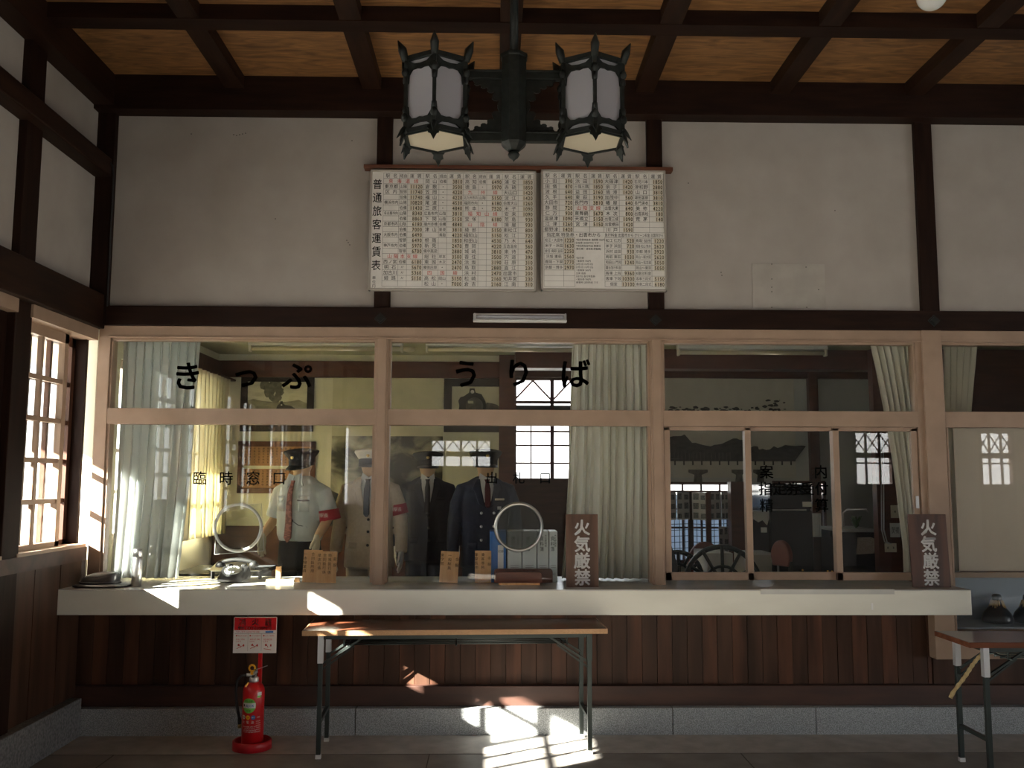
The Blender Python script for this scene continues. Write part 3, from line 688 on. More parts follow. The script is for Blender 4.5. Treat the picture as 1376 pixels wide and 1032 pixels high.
# tube light on the dark beam
lt = thing('fluorescent_fitting', 'slim white tube light fixed on the dark beam above the windows', 'lamp', (.19, -.07, 2.62))
xa, za = P(636, 433, -.06); xb, zb_ = P(761, 422, -.06)
obj('housing', MB().box(xa, xb, -.066, -.046, za, zb_, 'white_enamel').prism([(-.066, za), (-.10, za), (-.10, za+.012), (-.066, za+.02)], lambda a, c, d: (xa+d, a, c), 'white_enamel', xb-xa), lt, bevel=.002)
obj('tube', MB().tube([(xa+.02, -.085, za+.034), (xb-.02, -.085, za+.034)], .012, 'milk_glass', 12), lt)
for xe in (xa+.006, xb-.012): obj('end_cap', MB().box(xe, xe+.008, -.10, -.066, za+.006, zb_-.004, 'alu'), lt)
# ================================================================== FARE BOARDS
xa, _ = P(489, 224, -.06); xb, _ = P(904, 230, -.06)
single('picture_rail', MB().box(xa, xb, -.075, -.002, 3.665, 3.69, 'rail_wood'), 'thin brown wooden rail above the two fare boards', 'rail', bevel=.003)
def fare_board(x0, x1, z0, z1, label, fill):
    t = thing('fare_board', label, 'sign', ((x0+x1)/2, -.06, z0), group='fare boards')
    t.rotation_euler = (0, 0, 0); Y0 = -.07
    obj('panel', MB().box(x0+.008, x1-.008, Y0, -.036, z0+.008, z1-.008, 'board_white'), t)
    f = MB()
    for a in ((x0, x1, z0, z0+.014), (x0, x1, z1-.014, z1), (x0, x0+.014, z0, z1), (x1-.014, x1, z0, z1)): f.box(a[0], a[1], Y0-.008, -.034, a[2], a[3], 'board_frame')
    obj('frame', f, t, bevel=.002)
    ink, red, grid, tile = MB(), MB(), MB(), MB(); fill(ink, red, grid, tile, Y0)
    if tile.v: obj('number_tiles', tile, t)
    obj('grid_lines', grid, t); obj('lettering', ink, t); obj('red_lettering', red, t)
def gl_(g, xa, xb, za, zb, y): g.box(xa-.0008, xb+.0008, y-.0008, y+.001, za-.0008, zb+.0008, 'ink_line')
A = '''東海道線||*
東京都|山陽|11120
区内|智頭|11740
|伯備|11740
横浜市内|山陽|10820
|伯備|11430
名古屋市内|山陽|8340
|伯備|8860
京都市内|山陰|6180
|伯備|7000
大阪市内|伯備|6490
|智頭|6490
神戸市内|伯備|5970
|智頭|6700
山陽本支線||*
西ノ宮|伯備|6180
明石|〃|5670
加古川|〃|5360
姫路|〃|5150
||'''
B_ = '''岡山|伯備|3810
倉敷|・|3500
笠岡|・|4220
福山|・|4220
尾道|・|4530
三原|・|4840
広島市内|山陰|3810
下関|山陰|5150
播州赤穂|伯備|4840
津山|新見|3810
|鳥取|4220
根雨||1850
新見||2470
備中高梁||2880
総社|岸本|3500
東城|木次|2470
備後庄原|・|2470
四国線||*
高松|岡山|5150
松山|・|7000'''
C_ = '''高知|伯備|6490
徳島|・|5970
九州線||*
北九州市内|山陰|5150
福岡市内|・|6180
熊本|・|7520
福知山線||*
宝塚||6180
山陰線||*
綾部||5150
福知山||5150
和田山||4530
豊岡||4220
城崎||3810
香住||3500
浜坂||3190
鳥取||2880
浜村||2470
松崎||2160
倉吉||2160'''
D_ = '''浦安|1850
赤碕|1850
大山口|1420
淀江|1420
伯耆大山|1260
米子|1090
安来|1090
荒島|930
揖屋|930
東松江|800
松江|720
乃木|640
玉造温泉|560
来待|470
宍道|390
荘原|310
直江|230
出雲市|200
知井宮|230
江南|310'''
def spread(mb, t, xa, xb, zc, h, m, y, bold=0.0):
    w = xb-xa; h = min(h, w/max(1, len(t))*1.12)
    if len(t) in (2, 3) and len(t)*h < w*.75:
        for k, chh in enumerate(t): text(mb, chh, xa+w*(k+.5)/len(t) if len(t) == 3 else xa+w*(.25+.5*k), zc, h, m, y, bold, ws=1)
    else: text(mb, t, (xa+xb)/2, zc, max(h, .024), m, y, bold, maxw=w*.94)
def column(ink, red, grid, tile, Y0, xs, ztop, rh, data, header):
    """xs: cell borders; last column holds the number"""
    yt = Y0-.0016
    for k, hdr in enumerate(header): spread(ink, hdr, xs[k]+.004, xs[k+1]-.004, ztop-rh/2, rh*.82, 'ink', yt, .004)
    for r, line in enumerate(data):
        c = line.split('|'); zc = ztop-rh*(r+1.5)
        if c[-1] == '*':
            w = xs[-1]-xs[0]; t = c[0]
            for k, chh in enumerate(t): text(red, chh, xs[0]+w*(.18+.64*k/(len(t)-1)), zc, rh*.86, 'ink_red', yt, .008)
            continue
        for k, s_ in enumerate(c):
            if not s_: continue
            if k == len(c)-1:
                for q, dg in enumerate(reversed(s_)):
                    xx = xs[k+1]-.013-q*.0168
                    tile.box(xx-.0078, xx+.0078, Y0-.0008, Y0+.001, zc-rh*.42, zc+rh*.42, 'number_tile')
                    text(ink, dg, xx, zc, rh*.98, 'ink', yt, .012, ws=.8)
            else: spread(ink, s_, xs[k]+.004, xs[k+1]-.004, zc, rh*.84, 'ink', yt, .002)
    nr = len(data)
    for r in range(nr+2): gl_(grid, xs[0], xs[-1], ztop-rh*r, ztop-rh*r, Y0)
    for x in xs: gl_(grid, x, x, ztop-rh*(nr+1), ztop, Y0)
bx0, bz1 = P(498, 228, -.07); bx1, bz0 = P(720.5, 391.5, -.07)
def bX(k): return bx0+(bx1-bx0)*(k-95)/(1308-95)         # board crop columns to metres
def left_fill(ink, red, grid, tile, Y0):
    zt = bz1-.022; rh = (bz1-bz0-.05)/21
    vtext(ink, '普通旅客運賃表', bX(148), zt-.04, .074, 'ink', Y0-.0016, .01, 1.24, ws=.86)
    vtext(ink, '単位円', bX(135), zt-.70, .024, 'ink', Y0-.0016, 0, 1.15)
    column(ink, red, grid, tile, Y0, [bX(192), bX(306), bX(368), bX(482)], zt, rh, A.split('\n'), ['駅名', '経由', '運賃'])
    column(ink, red, grid, tile, Y0, [bX(482), bX(596), bX(656), bX(773)], zt, rh, B_.split('\n'), ['駅名', '経由', '運賃'])
    column(ink, red, grid, tile, Y0, [bX(773), bX(885), bX(945), bX(1060)], zt, rh, C_.split('\n'), ['駅名', '経由', '運賃'])
    column(ink, red, grid, tile, Y0, [bX(1060), bX(1176), bX(1288)], zt, rh, D_.split('\n'), ['駅名', '運賃'])
fare_board(bx0, bx1, bz0, bz1, 'larger left fare board of station names with a vertical black title', left_fill)
cx0, cz1 = P(727, 228, -.07); cx1, cz0 = P(896.5, 391.5, -.07)
def cX(k): return cx0+(cx1-cx0)*(k-62)/(985-62)
RA = '小田|390\n田儀|470\n波根|640\n久手|640\n大田市|720\n静間|720\n仁万|930\n温泉津|1090\n江津|1260\n都野津|1420'
RB = '浜田|1590\n三保三隅|1850\n益田|2160\n東萩|3190\n長門市|3810\n山陰支線|*\n東舞鶴|5670\n天橋立|5150\n宮津|5150\n|'
RC = '大篠津|1420\n余子|1420\n境港|1420\n加茂中|560\n幡屋|640\n出雲大東|640\n木次|800\n出雲三成|1090\n出雲横田|1420\n川戸|1590'
RD = '石見川本|1850\n津和野|2880\n山口|3810\n湯田温泉|3810\n長門湯本|3810\n美祢|4220\n出雲高松|180\n荒茅|140\n|\n|'
def right_fill(ink, red, grid, tile, Y0):
    zt = cz1-.022; rh = (cz1-cz0-.05)/21; yt = Y0-.0016
    X4 = [[cX(78), cX(195), cX(300)], [cX(300), cX(420), cX(525)], [cX(525), cX(640), cX(745)], [cX(745), cX(862), cX(968)]]
    for xs, d in zip(X4, (RA, RB, RC, RD)): column(ink, red, grid, tile, Y0, xs, zt, rh, d.split('\n'), ['駅名', '運賃'])
    z2 = zt-rh*11
    text(ink, '指定席 特急券・出雲市から', cX(300), z2-rh/2, rh*.8, 'ink', yt, .002, maxw=.38)
    text(ink, '急行料金 出雲市から', cX(636), z2-rh/2, rh*.72, 'ink', yt, 0, maxw=.19); text(ink, 'グリーン料金 出雲市から', cX(856), z2-rh/2, rh*.72, 'ink', yt, 0, maxw=.19)
    def low(xs, d):
        for r, line in enumerate(d):
            c = line.split('|'); zc = z2-rh*(r+1.5)
            text(ink, c[0], (xs[0]+xs[1])/2, zc, rh*.66, 'ink', yt, 0, maxw=(xs[1]-xs[0])*.9)
            for q, dg in enumerate(reversed(c[1])):
                xx = xs[2]-.013-q*.0168; tile.box(xx-.0078, xx+.0078, Y0-.0008, Y0+.001, zc-rh*.42, zc+rh*.42, 'number_tile'); text(ink, dg, xx, zc, rh*.98, 'ink', yt, .012, ws=.8)
        for r in range(11): gl_(grid, xs[0], xs[2], z2-rh*r, z2-rh*r, Y0)
        for x in xs: gl_(grid, x, x, z2-rh*10, z2-rh, Y0)
    low([cX(84), cX(228), cX(310)], ['松江・大田市|1220', '米子・浜田|1630', '倉吉 鳥取 益田|2250', '浜坂 東萩|2560', '豊岡・下関|2770', '京都・博多|2970', '|', '|', '|'])
    low([cX(530), cX(655), cX(752)], ['松江 仁万|520', '米子 浜田|720', '浜村 益田|930', '鳥取 東萩|1030', '和田山 門司|1240', '寝台急行料金|', '客車 上段|9360', '客車 下段|10300', '個室|13100'])
    low([cX(752), cX(875), cX(972)], ['鳥取 益田|1220', '姫路 松山 熊本|2620', '京都 博多|3920', '岡山〜新大阪|2620', '岡山〜名古屋|5050', '岡山〜東京|5050', 'B寝台料金|', '客車三段式|5150', '客車二段式|6180'])
    z = z2-rh*1.4
    for s_ in ('*指定席特急券 通常期 700円', '自由席 は500円引 です', '*特別席指定料金 乗車日', '(繁忙期・通常期 閑散期)', '', '', '*急行券', '・乗車券 700円', '(4月1日 10月1日)', '(7月1日 12月1日)', '・座席券 300円', '立席 自由', '5月7日 急行特急券', '・寝台券 700円', '乗車時 は別料金 です'):
        if s_: text(ink, s_, cX(318), z, rh*.42, 'ink', yt, 0, align='l', maxw=.20)
        z -= rh*.56
fare_board(cx0, cx1, cz0, cz1, 'smaller right fare board with a price table and fine print', right_fill)
# patched square on the plaster
xa, za = P(1012, 414, -.006); xb, zb_ = P(1108, 355, -.006)
pt = thing('wall_patch_board', 'flat pale board screwed onto the right plaster panel', 'board', ((xa+xb)/2, 0, za))
obj('board', MB().box(xa, xb, -.006, -.0005, za, zb_, 'patch_paint'), pt, bevel=.001)
sc = MB()
for u, v in ((1037, 353), (1037, 373), (1037, 384), (1037, 390), (1037, 411), (1083, 357), (1100, 387), (1084, 411)): a, c = P(u, v+2, -.006); sc.lathe([(.0035, -.0085), (.0035, -.006)], (a, 0, c), 'rubber', 8, M=Matrix(((1, 0, 0, 0), (0, 0, 1, 0), (0, 1, 0, 0), (0, 0, 0, 1))))
obj('screw', sc, pt)
# ================================================================== ON THE COUNTER
ZCt = .928
def fire_sign(u0, u1, vt, vb, y, wood, label):
    x0, z0 = P(u0, vb, y); x1, z1 = P(u1, vt, y); hgt = z1-ZCt; w = x1-x0; xc = (x0+x1)/2
    t = thing('wooden_fire_sign', label, 'sign', (xc, y, ZCt), group='wooden fire-ban signs')
    M = Matrix.Rotation(math.radians(-4), 4, 'X')
    obj('board', MB().box(-w/2, w/2, 0, .018, 0, hgt, wood).xform(M), t, local=True, bevel=.002)
    L = MB(); vtext(L, '火気厳禁', 0, hgt-.030*hgt/.43, .098*hgt/.43, 'sign_white', -.0015, .045, 1.0, rnd=.003); L.xform(M)
    obj('lettering', L, t, local=True)
fire_sign(761, 804, 691, 788, -.16, 'sign_wood', 'brown wooden fire-ban sign leaning before the grey curtain of the middle window')
fire_sign(1227, 1274, 691, 787, -.16, 'sign_wood_dark', 'darker wooden fire-ban sign at the right end of the counter')
# thermos and black cap at the left end
tx, _ = P(184.5, 760, -.13)
th = thing('steel_flask', 'slim steel flask standing on the counter at the left curtain', 'flask', (tx, -.13, ZCt))
obj('body', MB().lathe([(.026, 0), (.031, .004), (.031, .175), (.028, .182)], (tx, -.13, ZCt), 'steel', 28), th)
obj('lid', MB().lathe([(.029, .184), (.029, .222), (.024, .232), (0, .234)], (tx, -.13, ZCt), 'steel', 28), th)
def cap_body(mb, c, r, m, m2, tilt=0):
    pass
bx, _ = P(140, 780, -.12)
bg_ = thing('black_cap', 'soft black cap lying at the left corner of the counter', 'cap', (bx, -.14, ZCt))
o = MB().loft([(bx-.02, -.13, ZCt+.004, .115, .085), (bx-.02, -.13, ZCt+.03, .118, .088), (bx-.01, -.12, ZCt+.062, .105, .078), (bx+.01, -.12, ZCt+.082, .075, .055), (bx+.02, -.12, ZCt+.09, .03, .02)], 'black_leather')
obj('crown', remeshed(o, .008, 4), bg_)
o = MB().loft([(bx+.0, -.15, ZCt+.001, .17, .105), (bx+.0, -.15, ZCt+.010, .175, .108), (bx+.0, -.145, ZCt+.020, .12, .085)], 'black_leather'); obj('brim', remeshed(o, .007, 3), bg_)
obj('band', MB().tube([(bx-.02+.121*math.cos(a*PI/16), -.13+.091*math.sin(a*PI/16), ZCt+.026) for a in range(32)], .006, 'rubber', 8, closed=True), bg_)
# round speaking ports
def ring(mb, cx, cz, y, R, r, m): mb.tube([(cx+R*math.cos(2*PI*k/48), y, cz+R*math.sin(2*PI*k/48)) for k in range(48)], r, m, 10, closed=True)
cx, cz = P(320, 709, .03); R = P(351, 709, .03)[0]-cx
p1 = thing('speaking_port', 'round white-ringed speaking port on a clear square plate in the left window', 'window port', (cx, .03, cz-.18))
m_ = MB(); ring(m_, cx, cz, .028, R, .010, 'white_enamel'); obj('ring', m_, p1)
q0, q1, q2, q3 = P(288, 745, .04), P(354.5, 740, .04), P(351, 677, .04), P(292, 680, .04)
obj('plate', MB().front([q0, q1, q2, q3], .042, 'acrylic', .003), p1)
ed = MB()
for a, c in ((q0, q1), (q1, q2), (q2, q3), (q3, q0)): ed.bar((a[0], .0435, a[1]), (c[0], .0435, c[1]), .004, .003, 'alu')
obj('plate_edge', ed, p1)
cx, cz = P(697, 708, .03); R = P(728, 708, .03)[0]-cx
p2 = thing('speaking_port', 'round steel speaking port with perforated mesh in the middle window', 'window port', (cx, .03, cz-.16))
m_ = MB(); ring(m_, cx, cz, .022, R, .011, 'steel'); obj('ring', m_, p2)
me_ = MB(); k = -R
row = 0; st_ = .011
z = -R
while z < R:
    hw = math.sqrt(max(0, R*R-z*z))
    if hw > .01: me_.bar((cx-hw, .024, cz+z), (cx+hw, .024, cz+z), .0022, .0022, 'table_leg')
    z += .0085
for sg in (1, -1):
    k = -R*1.9
    while k < R*1.9:      # slanted wires give the round-hole look
        pts = []
        for q in range(41):
            zz = -R+2*R*q/40; xx = k+sg*zz*.577
            if xx*xx+zz*zz < R*R: pts.append((xx, zz))
        if len(pts) > 1: me_.bar((cx+pts[0][0], .024, cz+pts[0][1]), (cx+pts[-1][0], .024, cz+pts[-1][1]), .0022, .0022, 'table_leg')
        k += .0098
obj('mesh', me_, p2)
# wooden ticket tray below it
sx0, _ = P(666, 780, -.03); sx1, _ = P(742, 780, .03)
tr = thing('ticket_tray', 'reddish-brown wooden tray block under the round steel port', 'tray', ((sx0+sx1)/2, .0, ZCt))
def rbox(x0, x1, z0, z1, y0, y1, m, r=.02):
    pts = [(x0, z0), (x1, z0)]+[(x1-r+r*math.cos(a), z1-r+r*math.sin(a)) for a in (0, .4, .8, 1.2, 1.57)]+[(x0+r-r*math.sin(a), z1-r+r*math.cos(a)) for a in (0, .4, .8, 1.2, 1.57)]
    return MB().prism(pts, lambda a, c, d: (a, y0+d, c), m, y1-y0)
obj('front_block', rbox(sx0, sx1-.07, ZCt+.014, ZCt+.082, -.055, -.02, 'stand_wood'), tr, bevel=.003)
obj('back_block', rbox(sx0-.01, sx1+.005, ZCt+.005, ZCt+.092, .05, .085, 'stand_wood'), tr, bevel=.003)
obj('base', MB().box(sx0+.02, sx1-.085, -.06, .06, ZCt+.001, ZCt+.014, 'card_wood'), tr)
# telephone on its stand inside the glass
px, _ = P(315, 770, .17)
ph = thing('rotary_telephone', 'old black rotary telephone on the counter behind the left window', 'telephone', (px, .17, ZCt))
obj('body', MB().prism([(.06, 0), (.27, 0), (.27, .045), (.235, .085), (.20, .09), (.07, .035)], lambda a, c, d: (px-.085+d, a, ZCt+.004+c), 'rubber', .17), ph, bevel=.012)
Md = Matrix.Translation((px, .135, ZCt+.072)) @ Matrix.Rotation(math.radians(24), 4, 'X')
dl = MB().lathe([(.056, 0), (.056, .006), (.05, .009), (0, .010)], (0, 0, 0), 'steel', 32).xform(Md); dr = obj('dial', dl, ph)
hl = MB()
for k in range(10): a = math.radians(30+k*29); hl.lathe([(.0075, .0098), (.0075, .0112), (0, .0115)], (.038*math.cos(a), .038*math.sin(a), 0), 'white_paint', 12)
obj('finger_hole', hl.xform(Md), dr)
hs = MB().tube([(px-.11+.22*k/12, .225, ZCt+.118+.016*math.sin(PI*k/12)) for k in range(13)], .014, 'rubber', 12)
for sx in (-1, 1): hs.lathe([(.012, .03), (.030, .012), (.031, -.006), (.024, -.010), (0, -.010)], (px+sx*.112, .225, ZCt+.098), 'rubber', 20)
obj('handset', hs, ph)
for sx in (-1, 1): obj('cradle', MB().box(px+sx*.05-.012, px+sx*.05+.012, .19, .26, ZCt+.088, ZCt+.106, 'rubber'), ph, bevel=.004)
sx0, _ = P(285, 775, .32); sx1, _ = P(350, 775, .32)
ws = thing('wire_desk_stand', 'black bent-metal stand beside the old telephone', 'stand', ((sx0+sx1)/2, .32, ZCt))
zz = P(300, 767, .3)[1]
obj('shelf', MB().box(sx0, sx1, .29, .35, zz-.004, zz, 'steel'), ws); 
for xx in (sx0+.003, sx1-.003): obj('leg', MB().box(xx-.004, xx+.004, .29, .35, ZCt, zz-.004, 'rubber'), ws)
# cards of wood with brush writing
def card(u0, u1, vt, vb, y, cols, label, rot=0.0):
    x0, z0 = P(u0, vb, y); x1, z1 = P(u1, vt, y); h = z1-ZCt; w = x1-x0
    t = thing('wooden_notice_card', label, 'card', ((x0+x1)/2, y, ZCt), group='wooden notice cards')
    M = Matrix.Rotation(math.radians(rot), 4, 'Y') @ Matrix.Rotation(math.radians(-6), 4, 'X')
    obj('board', MB().box(-w/2, w/2, 0, .006, .003, h, 'card_wood').xform(M), t, local=True)
    L = MB(); n_ = len(cols)
    for k, s_ in enumerate(cols): 
        hh = min(.024, (h*.86)/(len(s_)*1.1)); vtext(L, s_, w*(.40-.80*k/max(1, n_-1)) if n_ > 1 else 0, h*(.93 if k else .82), hh, 'ink', -.0012, .004, 1.12 if k else 1.6, rnd=.001)
    obj('lettering', L.xform(M), t, local=True)
card(406, 432, 739, 777, .075, ['普通行番', '合同扱所用', '一本線業員'], 'wooden notice card half hidden behind its neighbour in the left window', 1)
card(425, 452, 741, 779, .045, ['夏服', '特殊扱行係', '合同扱行係', '草志行係'], 'wooden notice card in front of the beige suit, right one of the left pair', 1)
card(590, 615, 741, 778, .06, ['合服', '一般駅員', '東学芸'], 'tilted wooden notice card below the dark navy suit', 3)
card(638, 660, 740, 778, .06, ['冬服', '乗客専務', '車掌長用'], 'wooden notice card beside the blue binder', 0)
wb, _ = P(397, 770, .12); single('wooden_block', MB().box(wb+.0, wb+.03, .11, .125, ZCt, ZCt+.03, 'card_wood'), 'tiny wooden block beside the notice cards in the left window', 'block')
wx, _ = P(376, 760, .12); single('wooden_peg', MB().box(wx-.02, wx+.01, .10, .13, ZCt, ZCt+.10, 'card_wood').box(wx-.08, wx+.10, .09, .16, ZCt, ZCt+.018, 'plate'), 'pale wooden peg on a flat block below the short-sleeved uniform', 'block')
# binders
ub = [(682, 701, 714), (702, 721, 714), (722, 737, 714), (738, 749, 714)]
def binder(u0, u1, vt, m, label, y=.11):
    x0, _ = P(u0, 740, y); x1, z1 = P(u1, vt, y); t = thing('ring_binder', label, 'binder', ((x0+x1)/2, y, ZCt), group='ring binders behind the wooden tray')
    obj('cover', MB().box(x0, x1, y, y+.22, ZCt, z1, m), t, bevel=.004)
    L = MB(); c = (x0+x1)/2; w = (x1-x0)
    if m == 'binder_blue': L.box(c-.0, c+w*.35, y-.001, y, ZCt+.08, z1-.09, 'paper'); text(L, '記録', c+w*.18, z1-.13, .018, 'ink', y-.0018); nm = 'label'
    else:
        vtext(L, '資料簿', c-w*.1, z1-.03, .034, 'ink', y-.001, .0, 1.0, ws=.8); vtext(L, '大社駅関係', c+w*.25, z1-.02, .016, 'ink', y-.001)
        for zz in (.11, .095): L.box(c-w*.3, c+w*.3, y-.001, y, ZCt+zz, ZCt+zz+.002, 'ink_line')
        text(L, 'No.2', c, ZCt+.055, .024, 'ink', y-.001, .0, maxw=w*.5); nm = 'lettering'
    obj(nm, L, t)
binder(658, 680, 714, 'binder_blue', 'blue ring binder at the left end of the row behind the wooden tray', .10)
for (a, c, v), nm in zip(ub, ('first pale binder right of the blue one, behind the steel port', 'second pale binder from the blue one, behind the port rim', 'third pale binder from the blue one', 'last pale binder, next to the grey curtain')): binder(a, c, v, 'binder_grey', nm)
# ================================================================== FOLDING TABLE
TZ = .725
def folding_table(cx, cy, rz, L, D, label, edge='table_edge', plate='alu'):
    t = thing('folding_table', label, 'table', (cx, cy, 0), rz, group='folding tables')
    obj('tabletop', MB().box(-L/2, L/2, -D/2+.004, D/2-.004, TZ-.028, TZ, 'table_top'), t, local=True, bevel=.002)
    e = MB()
    for y in (-D/2, D/2-.005): e.box(-L/2, L/2, y, y+.005, TZ-.029, TZ-.001, edge)
    for x in (-L/2-.004, L/2-.001): e.box(x, x+.005, -D/2, D/2, TZ-.029, TZ-.001, edge)
    obj('edge_band', e, t, local=True)
    lx, ly = L/2-.10, D/2-.045; s = .026
    fr = MB()
    for y in (-ly, ly): fr.box(-lx+.0, lx-.0, y-.012, y+.012, TZ-.055, TZ-.028, 'table_leg')
    fr.box(-lx-.01, -lx+.02, -ly, ly, TZ-.055, TZ-.028, 'table_leg').box(lx-.02, lx+.01, -ly, ly, TZ-.055, TZ-.028, 'table_leg')
    obj('apron_frame', fr, t, local=True)
    for sx in (-1, 1):
        for sy in (-1, 1):
            g = obj('leg', MB().box(sx*lx-s/2, sx*lx+s/2, sy*ly-s/2, sy*ly+s/2, .018, TZ-.05, 'table_leg'), t, local=True, bevel=.002)
            obj('foot_cap', MB().box(sx*lx-s/2-.002, sx*lx+s/2+.002, sy*ly-s/2-.002, sy*ly+s/2+.002, .0, .022, 'cap_rubber'), g, local=True)
            if sx < 0 or True: obj('hinge_plate', MB().box(sx*lx-.016, sx*lx+.016, sy*ly-.017, sy*ly+.017, TZ-.19, TZ-.03, 'table_leg' if sx > 0 else 'alu'), g, local=True)
        obj('cross_bar', MB().box(sx*lx-.010, sx*lx+.010, -ly, ly, .19, .21, 'table_leg'), t, local=True)
        for sy in (-1, 1): obj('brace', MB().bar((sx*(lx-.005), sy*(ly-.02), TZ-.20), (sx*(lx-.24), sy*(ly-.02), TZ-.052), .016, .012, 'table_leg').bar((sx*(lx-.005), sy*(ly-.03), TZ-.235), (sx*(lx-.19), sy*(ly-.03), TZ-.10), .012, .010, 'table_leg'), t, local=True)
    sh_ = MB()
    for y in (-.15, -.09, -.03, .03, .09, .15):
        if abs(y) < ly-.03: sh_.tube([(-lx+.12, y, TZ-.10), (lx-.12, y, TZ-.10)], .005, 'table_leg', 8)
    for x in (-lx+.15, 0, lx-.15): sh_.tube([(x, -.16, TZ-.10), (x, .16, TZ-.10)], .005, 'table_leg', 8)
    for x in (-lx+.13, lx-.13):
        for y in (-.15, .15): sh_.tube([(x, y, TZ-.10), (x, y, TZ-.03)], .005, 'table_leg', 8)
    obj('under_shelf', sh_, t, local=True); return t
folding_table(-.225, -.315, .045, 1.775, .44, 'long brown folding table standing under the counter')
t2 = folding_table(3.49, -.77, 0, 1.80, .40, 'folding table at the right edge of the photo below the blind', edge='table_top')  # edge band darkened to the tabletop colour, standing in for shade
rp = MB(); pts = []
for k in range(26):
    a = k/25; x_, z_ = P(1277+44*a**.8, 938-52*a**.62, -.72); pts.append((x_, -.72-.01*math.sin(6*a), min(.698, z_+.03*a)))
rp.tube(pts, [.011+.002*math.sin(k*2.1) for k in range(26)], 'straw', 8)
single('straw_rope', rp, 'twisted straw rope hanging from the right-hand folding table', 'rope')
# ================================================================== FIRE EXTINGUISHER AND STAND
ex, ey = -1.434, -.33
sd_ = thing('extinguisher_stand', 'red extinguisher stand with a pole and white instruction sign', 'stand', (ex, ey, 0))
obj('base_tray', MB().lathe([(.105, 0), (.115, .004), (.114, .050), (.106, .056), (.100, .050), (.098, .018), (0, .016)], (ex, ey, 0), 'red_plastic', 40), sd_)
obj('pole', MB().box(ex-.005, ex+.018, ey+.10, ey+.118, .03, .60, 'red_paint').box(ex-.005, ex+.018, ey+.07, ey+.118, .03, .045, 'red_paint'), sd_, bevel=.002)
sy = ey+.094; x0, z1 = P(314.5, 829, sy); x1, z0 = P(371, 877.5, sy)
sg = obj('sign_plate', rbox(x0, x1, z0, z1, sy, sy+.004, 'white_paint', .008), sd_)
zh = z0+(z1-z0)*.635; w = x1-x0; hS = z1-z0
obj('sign_header', MB().box(x0+.004, x1-.004, sy-.0012, sy, zh, z1-.004, 'red_paint'), sg)
L = MB(); yt = sy-.0022
for k, chh in enumerate('消火器'): text(L, chh, x0+w*(.20+.30*k), z0+hS*.86, hS*.21, 'white_paint', yt, .012)
text(L, 'FIRE EXTINGUISHER', (x0+x1)/2, z0+hS*.70, hS*.115, 'white_paint', yt, .012, maxw=w*.78)
obj('lettering', L, sg)
L = MB(); yt = sy-.0012
text(L, 'つかいかた HOW TO USE', x0+w*.05, z0+hS*.585, hS*.065, 'red_paint', yt, .0, align='l', maxw=w*.55)
L.box(x0+w*.74, x1-w*.08, yt, sy, z0+hS*.56, z0+hS*.61, 'blue_dot')
for k, (a_, b_) in enumerate((('安全せんを抜く', 'PULL PIN'), ('ホースを向ける', 'AIM AT FIRE'), ('レバーを握る', 'SQUEEZE'))):
    xx = x0+w*(.045+.315*k)
    L.lathe([(0, 0), (.0045, .0), (.0045, .0005), (0, .0006)], (xx+.008, yt, z0+hS*.48), 'red_paint', 12, M=Matrix.Rotation(PI/2, 4, 'X'))
    text(L, a_, xx+.016, z0+hS*.48, hS*.05, 'ink_red', yt, 0, align='l', maxw=w*.21); text(L, b_, xx+.006, z0+hS*.38, hS*.06, 'ink_red', yt, .004, align='l', maxw=w*.24)
    text(L, 'とめる', xx+.006, z0+hS*.32, hS*.05, 'ink_red', yt, .0, align='l', maxw=w*.2)
    zz = z0+hS*.12
    L.bar((xx+.01, yt, zz), (xx+.055, yt, zz+.022*(1 if k < 2 else -.3)), .0006, .003, 'ink_red').bar((xx+.022, yt, zz+.03), (xx+.036, yt, zz+.008), .0006, .003, 'ink_red')
    L.lathe([(0, 0), (.006, 0), (.006, .0005), (0, .0006)], (xx+.022, yt, zz+.022), 'ink_red', 12, M=Matrix.Rotation(PI/2, 4, 'X'))
    L.box(xx+.048, xx+.056, yt, sy, zz+.014, zz+.026, 'ink_red')
    if k: L.box(xx-.006, xx-.0052, yt, sy, z0+.012, z0+hS*.54, 'ink_line')
L.box(x0+.008, x1-.008, yt, sy, z0+hS*.535, z0+hS*.54, 'ink_line')
obj('instructions', L, sg)
fx = thing('fire_extinguisher', 'red fire extinguisher standing in the red base tray', 'fire extinguisher', (ex, ey, .018))
r = .064
obj('cylinder', MB().lathe([(.056, .018), (r, .026), (r, .335), (.061, .355), (.05, .372), (.032, .384), (.024, .388), (.024, .392)], (ex, ey, 0), 'red_paint', 40), fx)
vx = obj('valve', MB().lathe([(.026, .388), (.028, .392), (.028, .412), (.02, .418), (.013, .42), (.013, .445)], (ex, ey, 0), 'alu', 20).box(ex-.012, ex+.012, ey-.05, ey+.03, .436, .452, 'alu').tube([(ex, ey, .428), (ex-.045, ey-.01, .430)], .010, 'alu', 12), fx)
obj('lever', MB().bar((ex, ey+.02, .455), (ex+.02, ey-.085, .475), .016, .004, 'rubber').bar((ex, ey+.02, .44), (ex+.012, ey-.08, .43), .016, .004, 'rubber').bar((ex+.01, ey-.03, .462), (ex+.085, ey-.03, .488), .004, .004, 'alu'), vx)
pn = MB(); ring(pn, ex-.001, .478, ey-.052, .017, .0055, 'yellow'); pn.box(ex-.008, ex+.006, ey-.056, ey-.048, .440, .463, 'yellow'); obj('safety_pin', pn, vx)
hp = [(ex-.045, ey-.01, .430), (ex-.075, ey-.012, .425), (ex-.098, ey-.012, .395), (ex-.104, ey-.01, .345), (ex-.100, ey-.008, .28), (ex-.090, ey-.005, .22), (ex-.082, ey, .18)]
hz = obj('hose', MB().tube(hp, .0085, 'rubber', 10), fx)
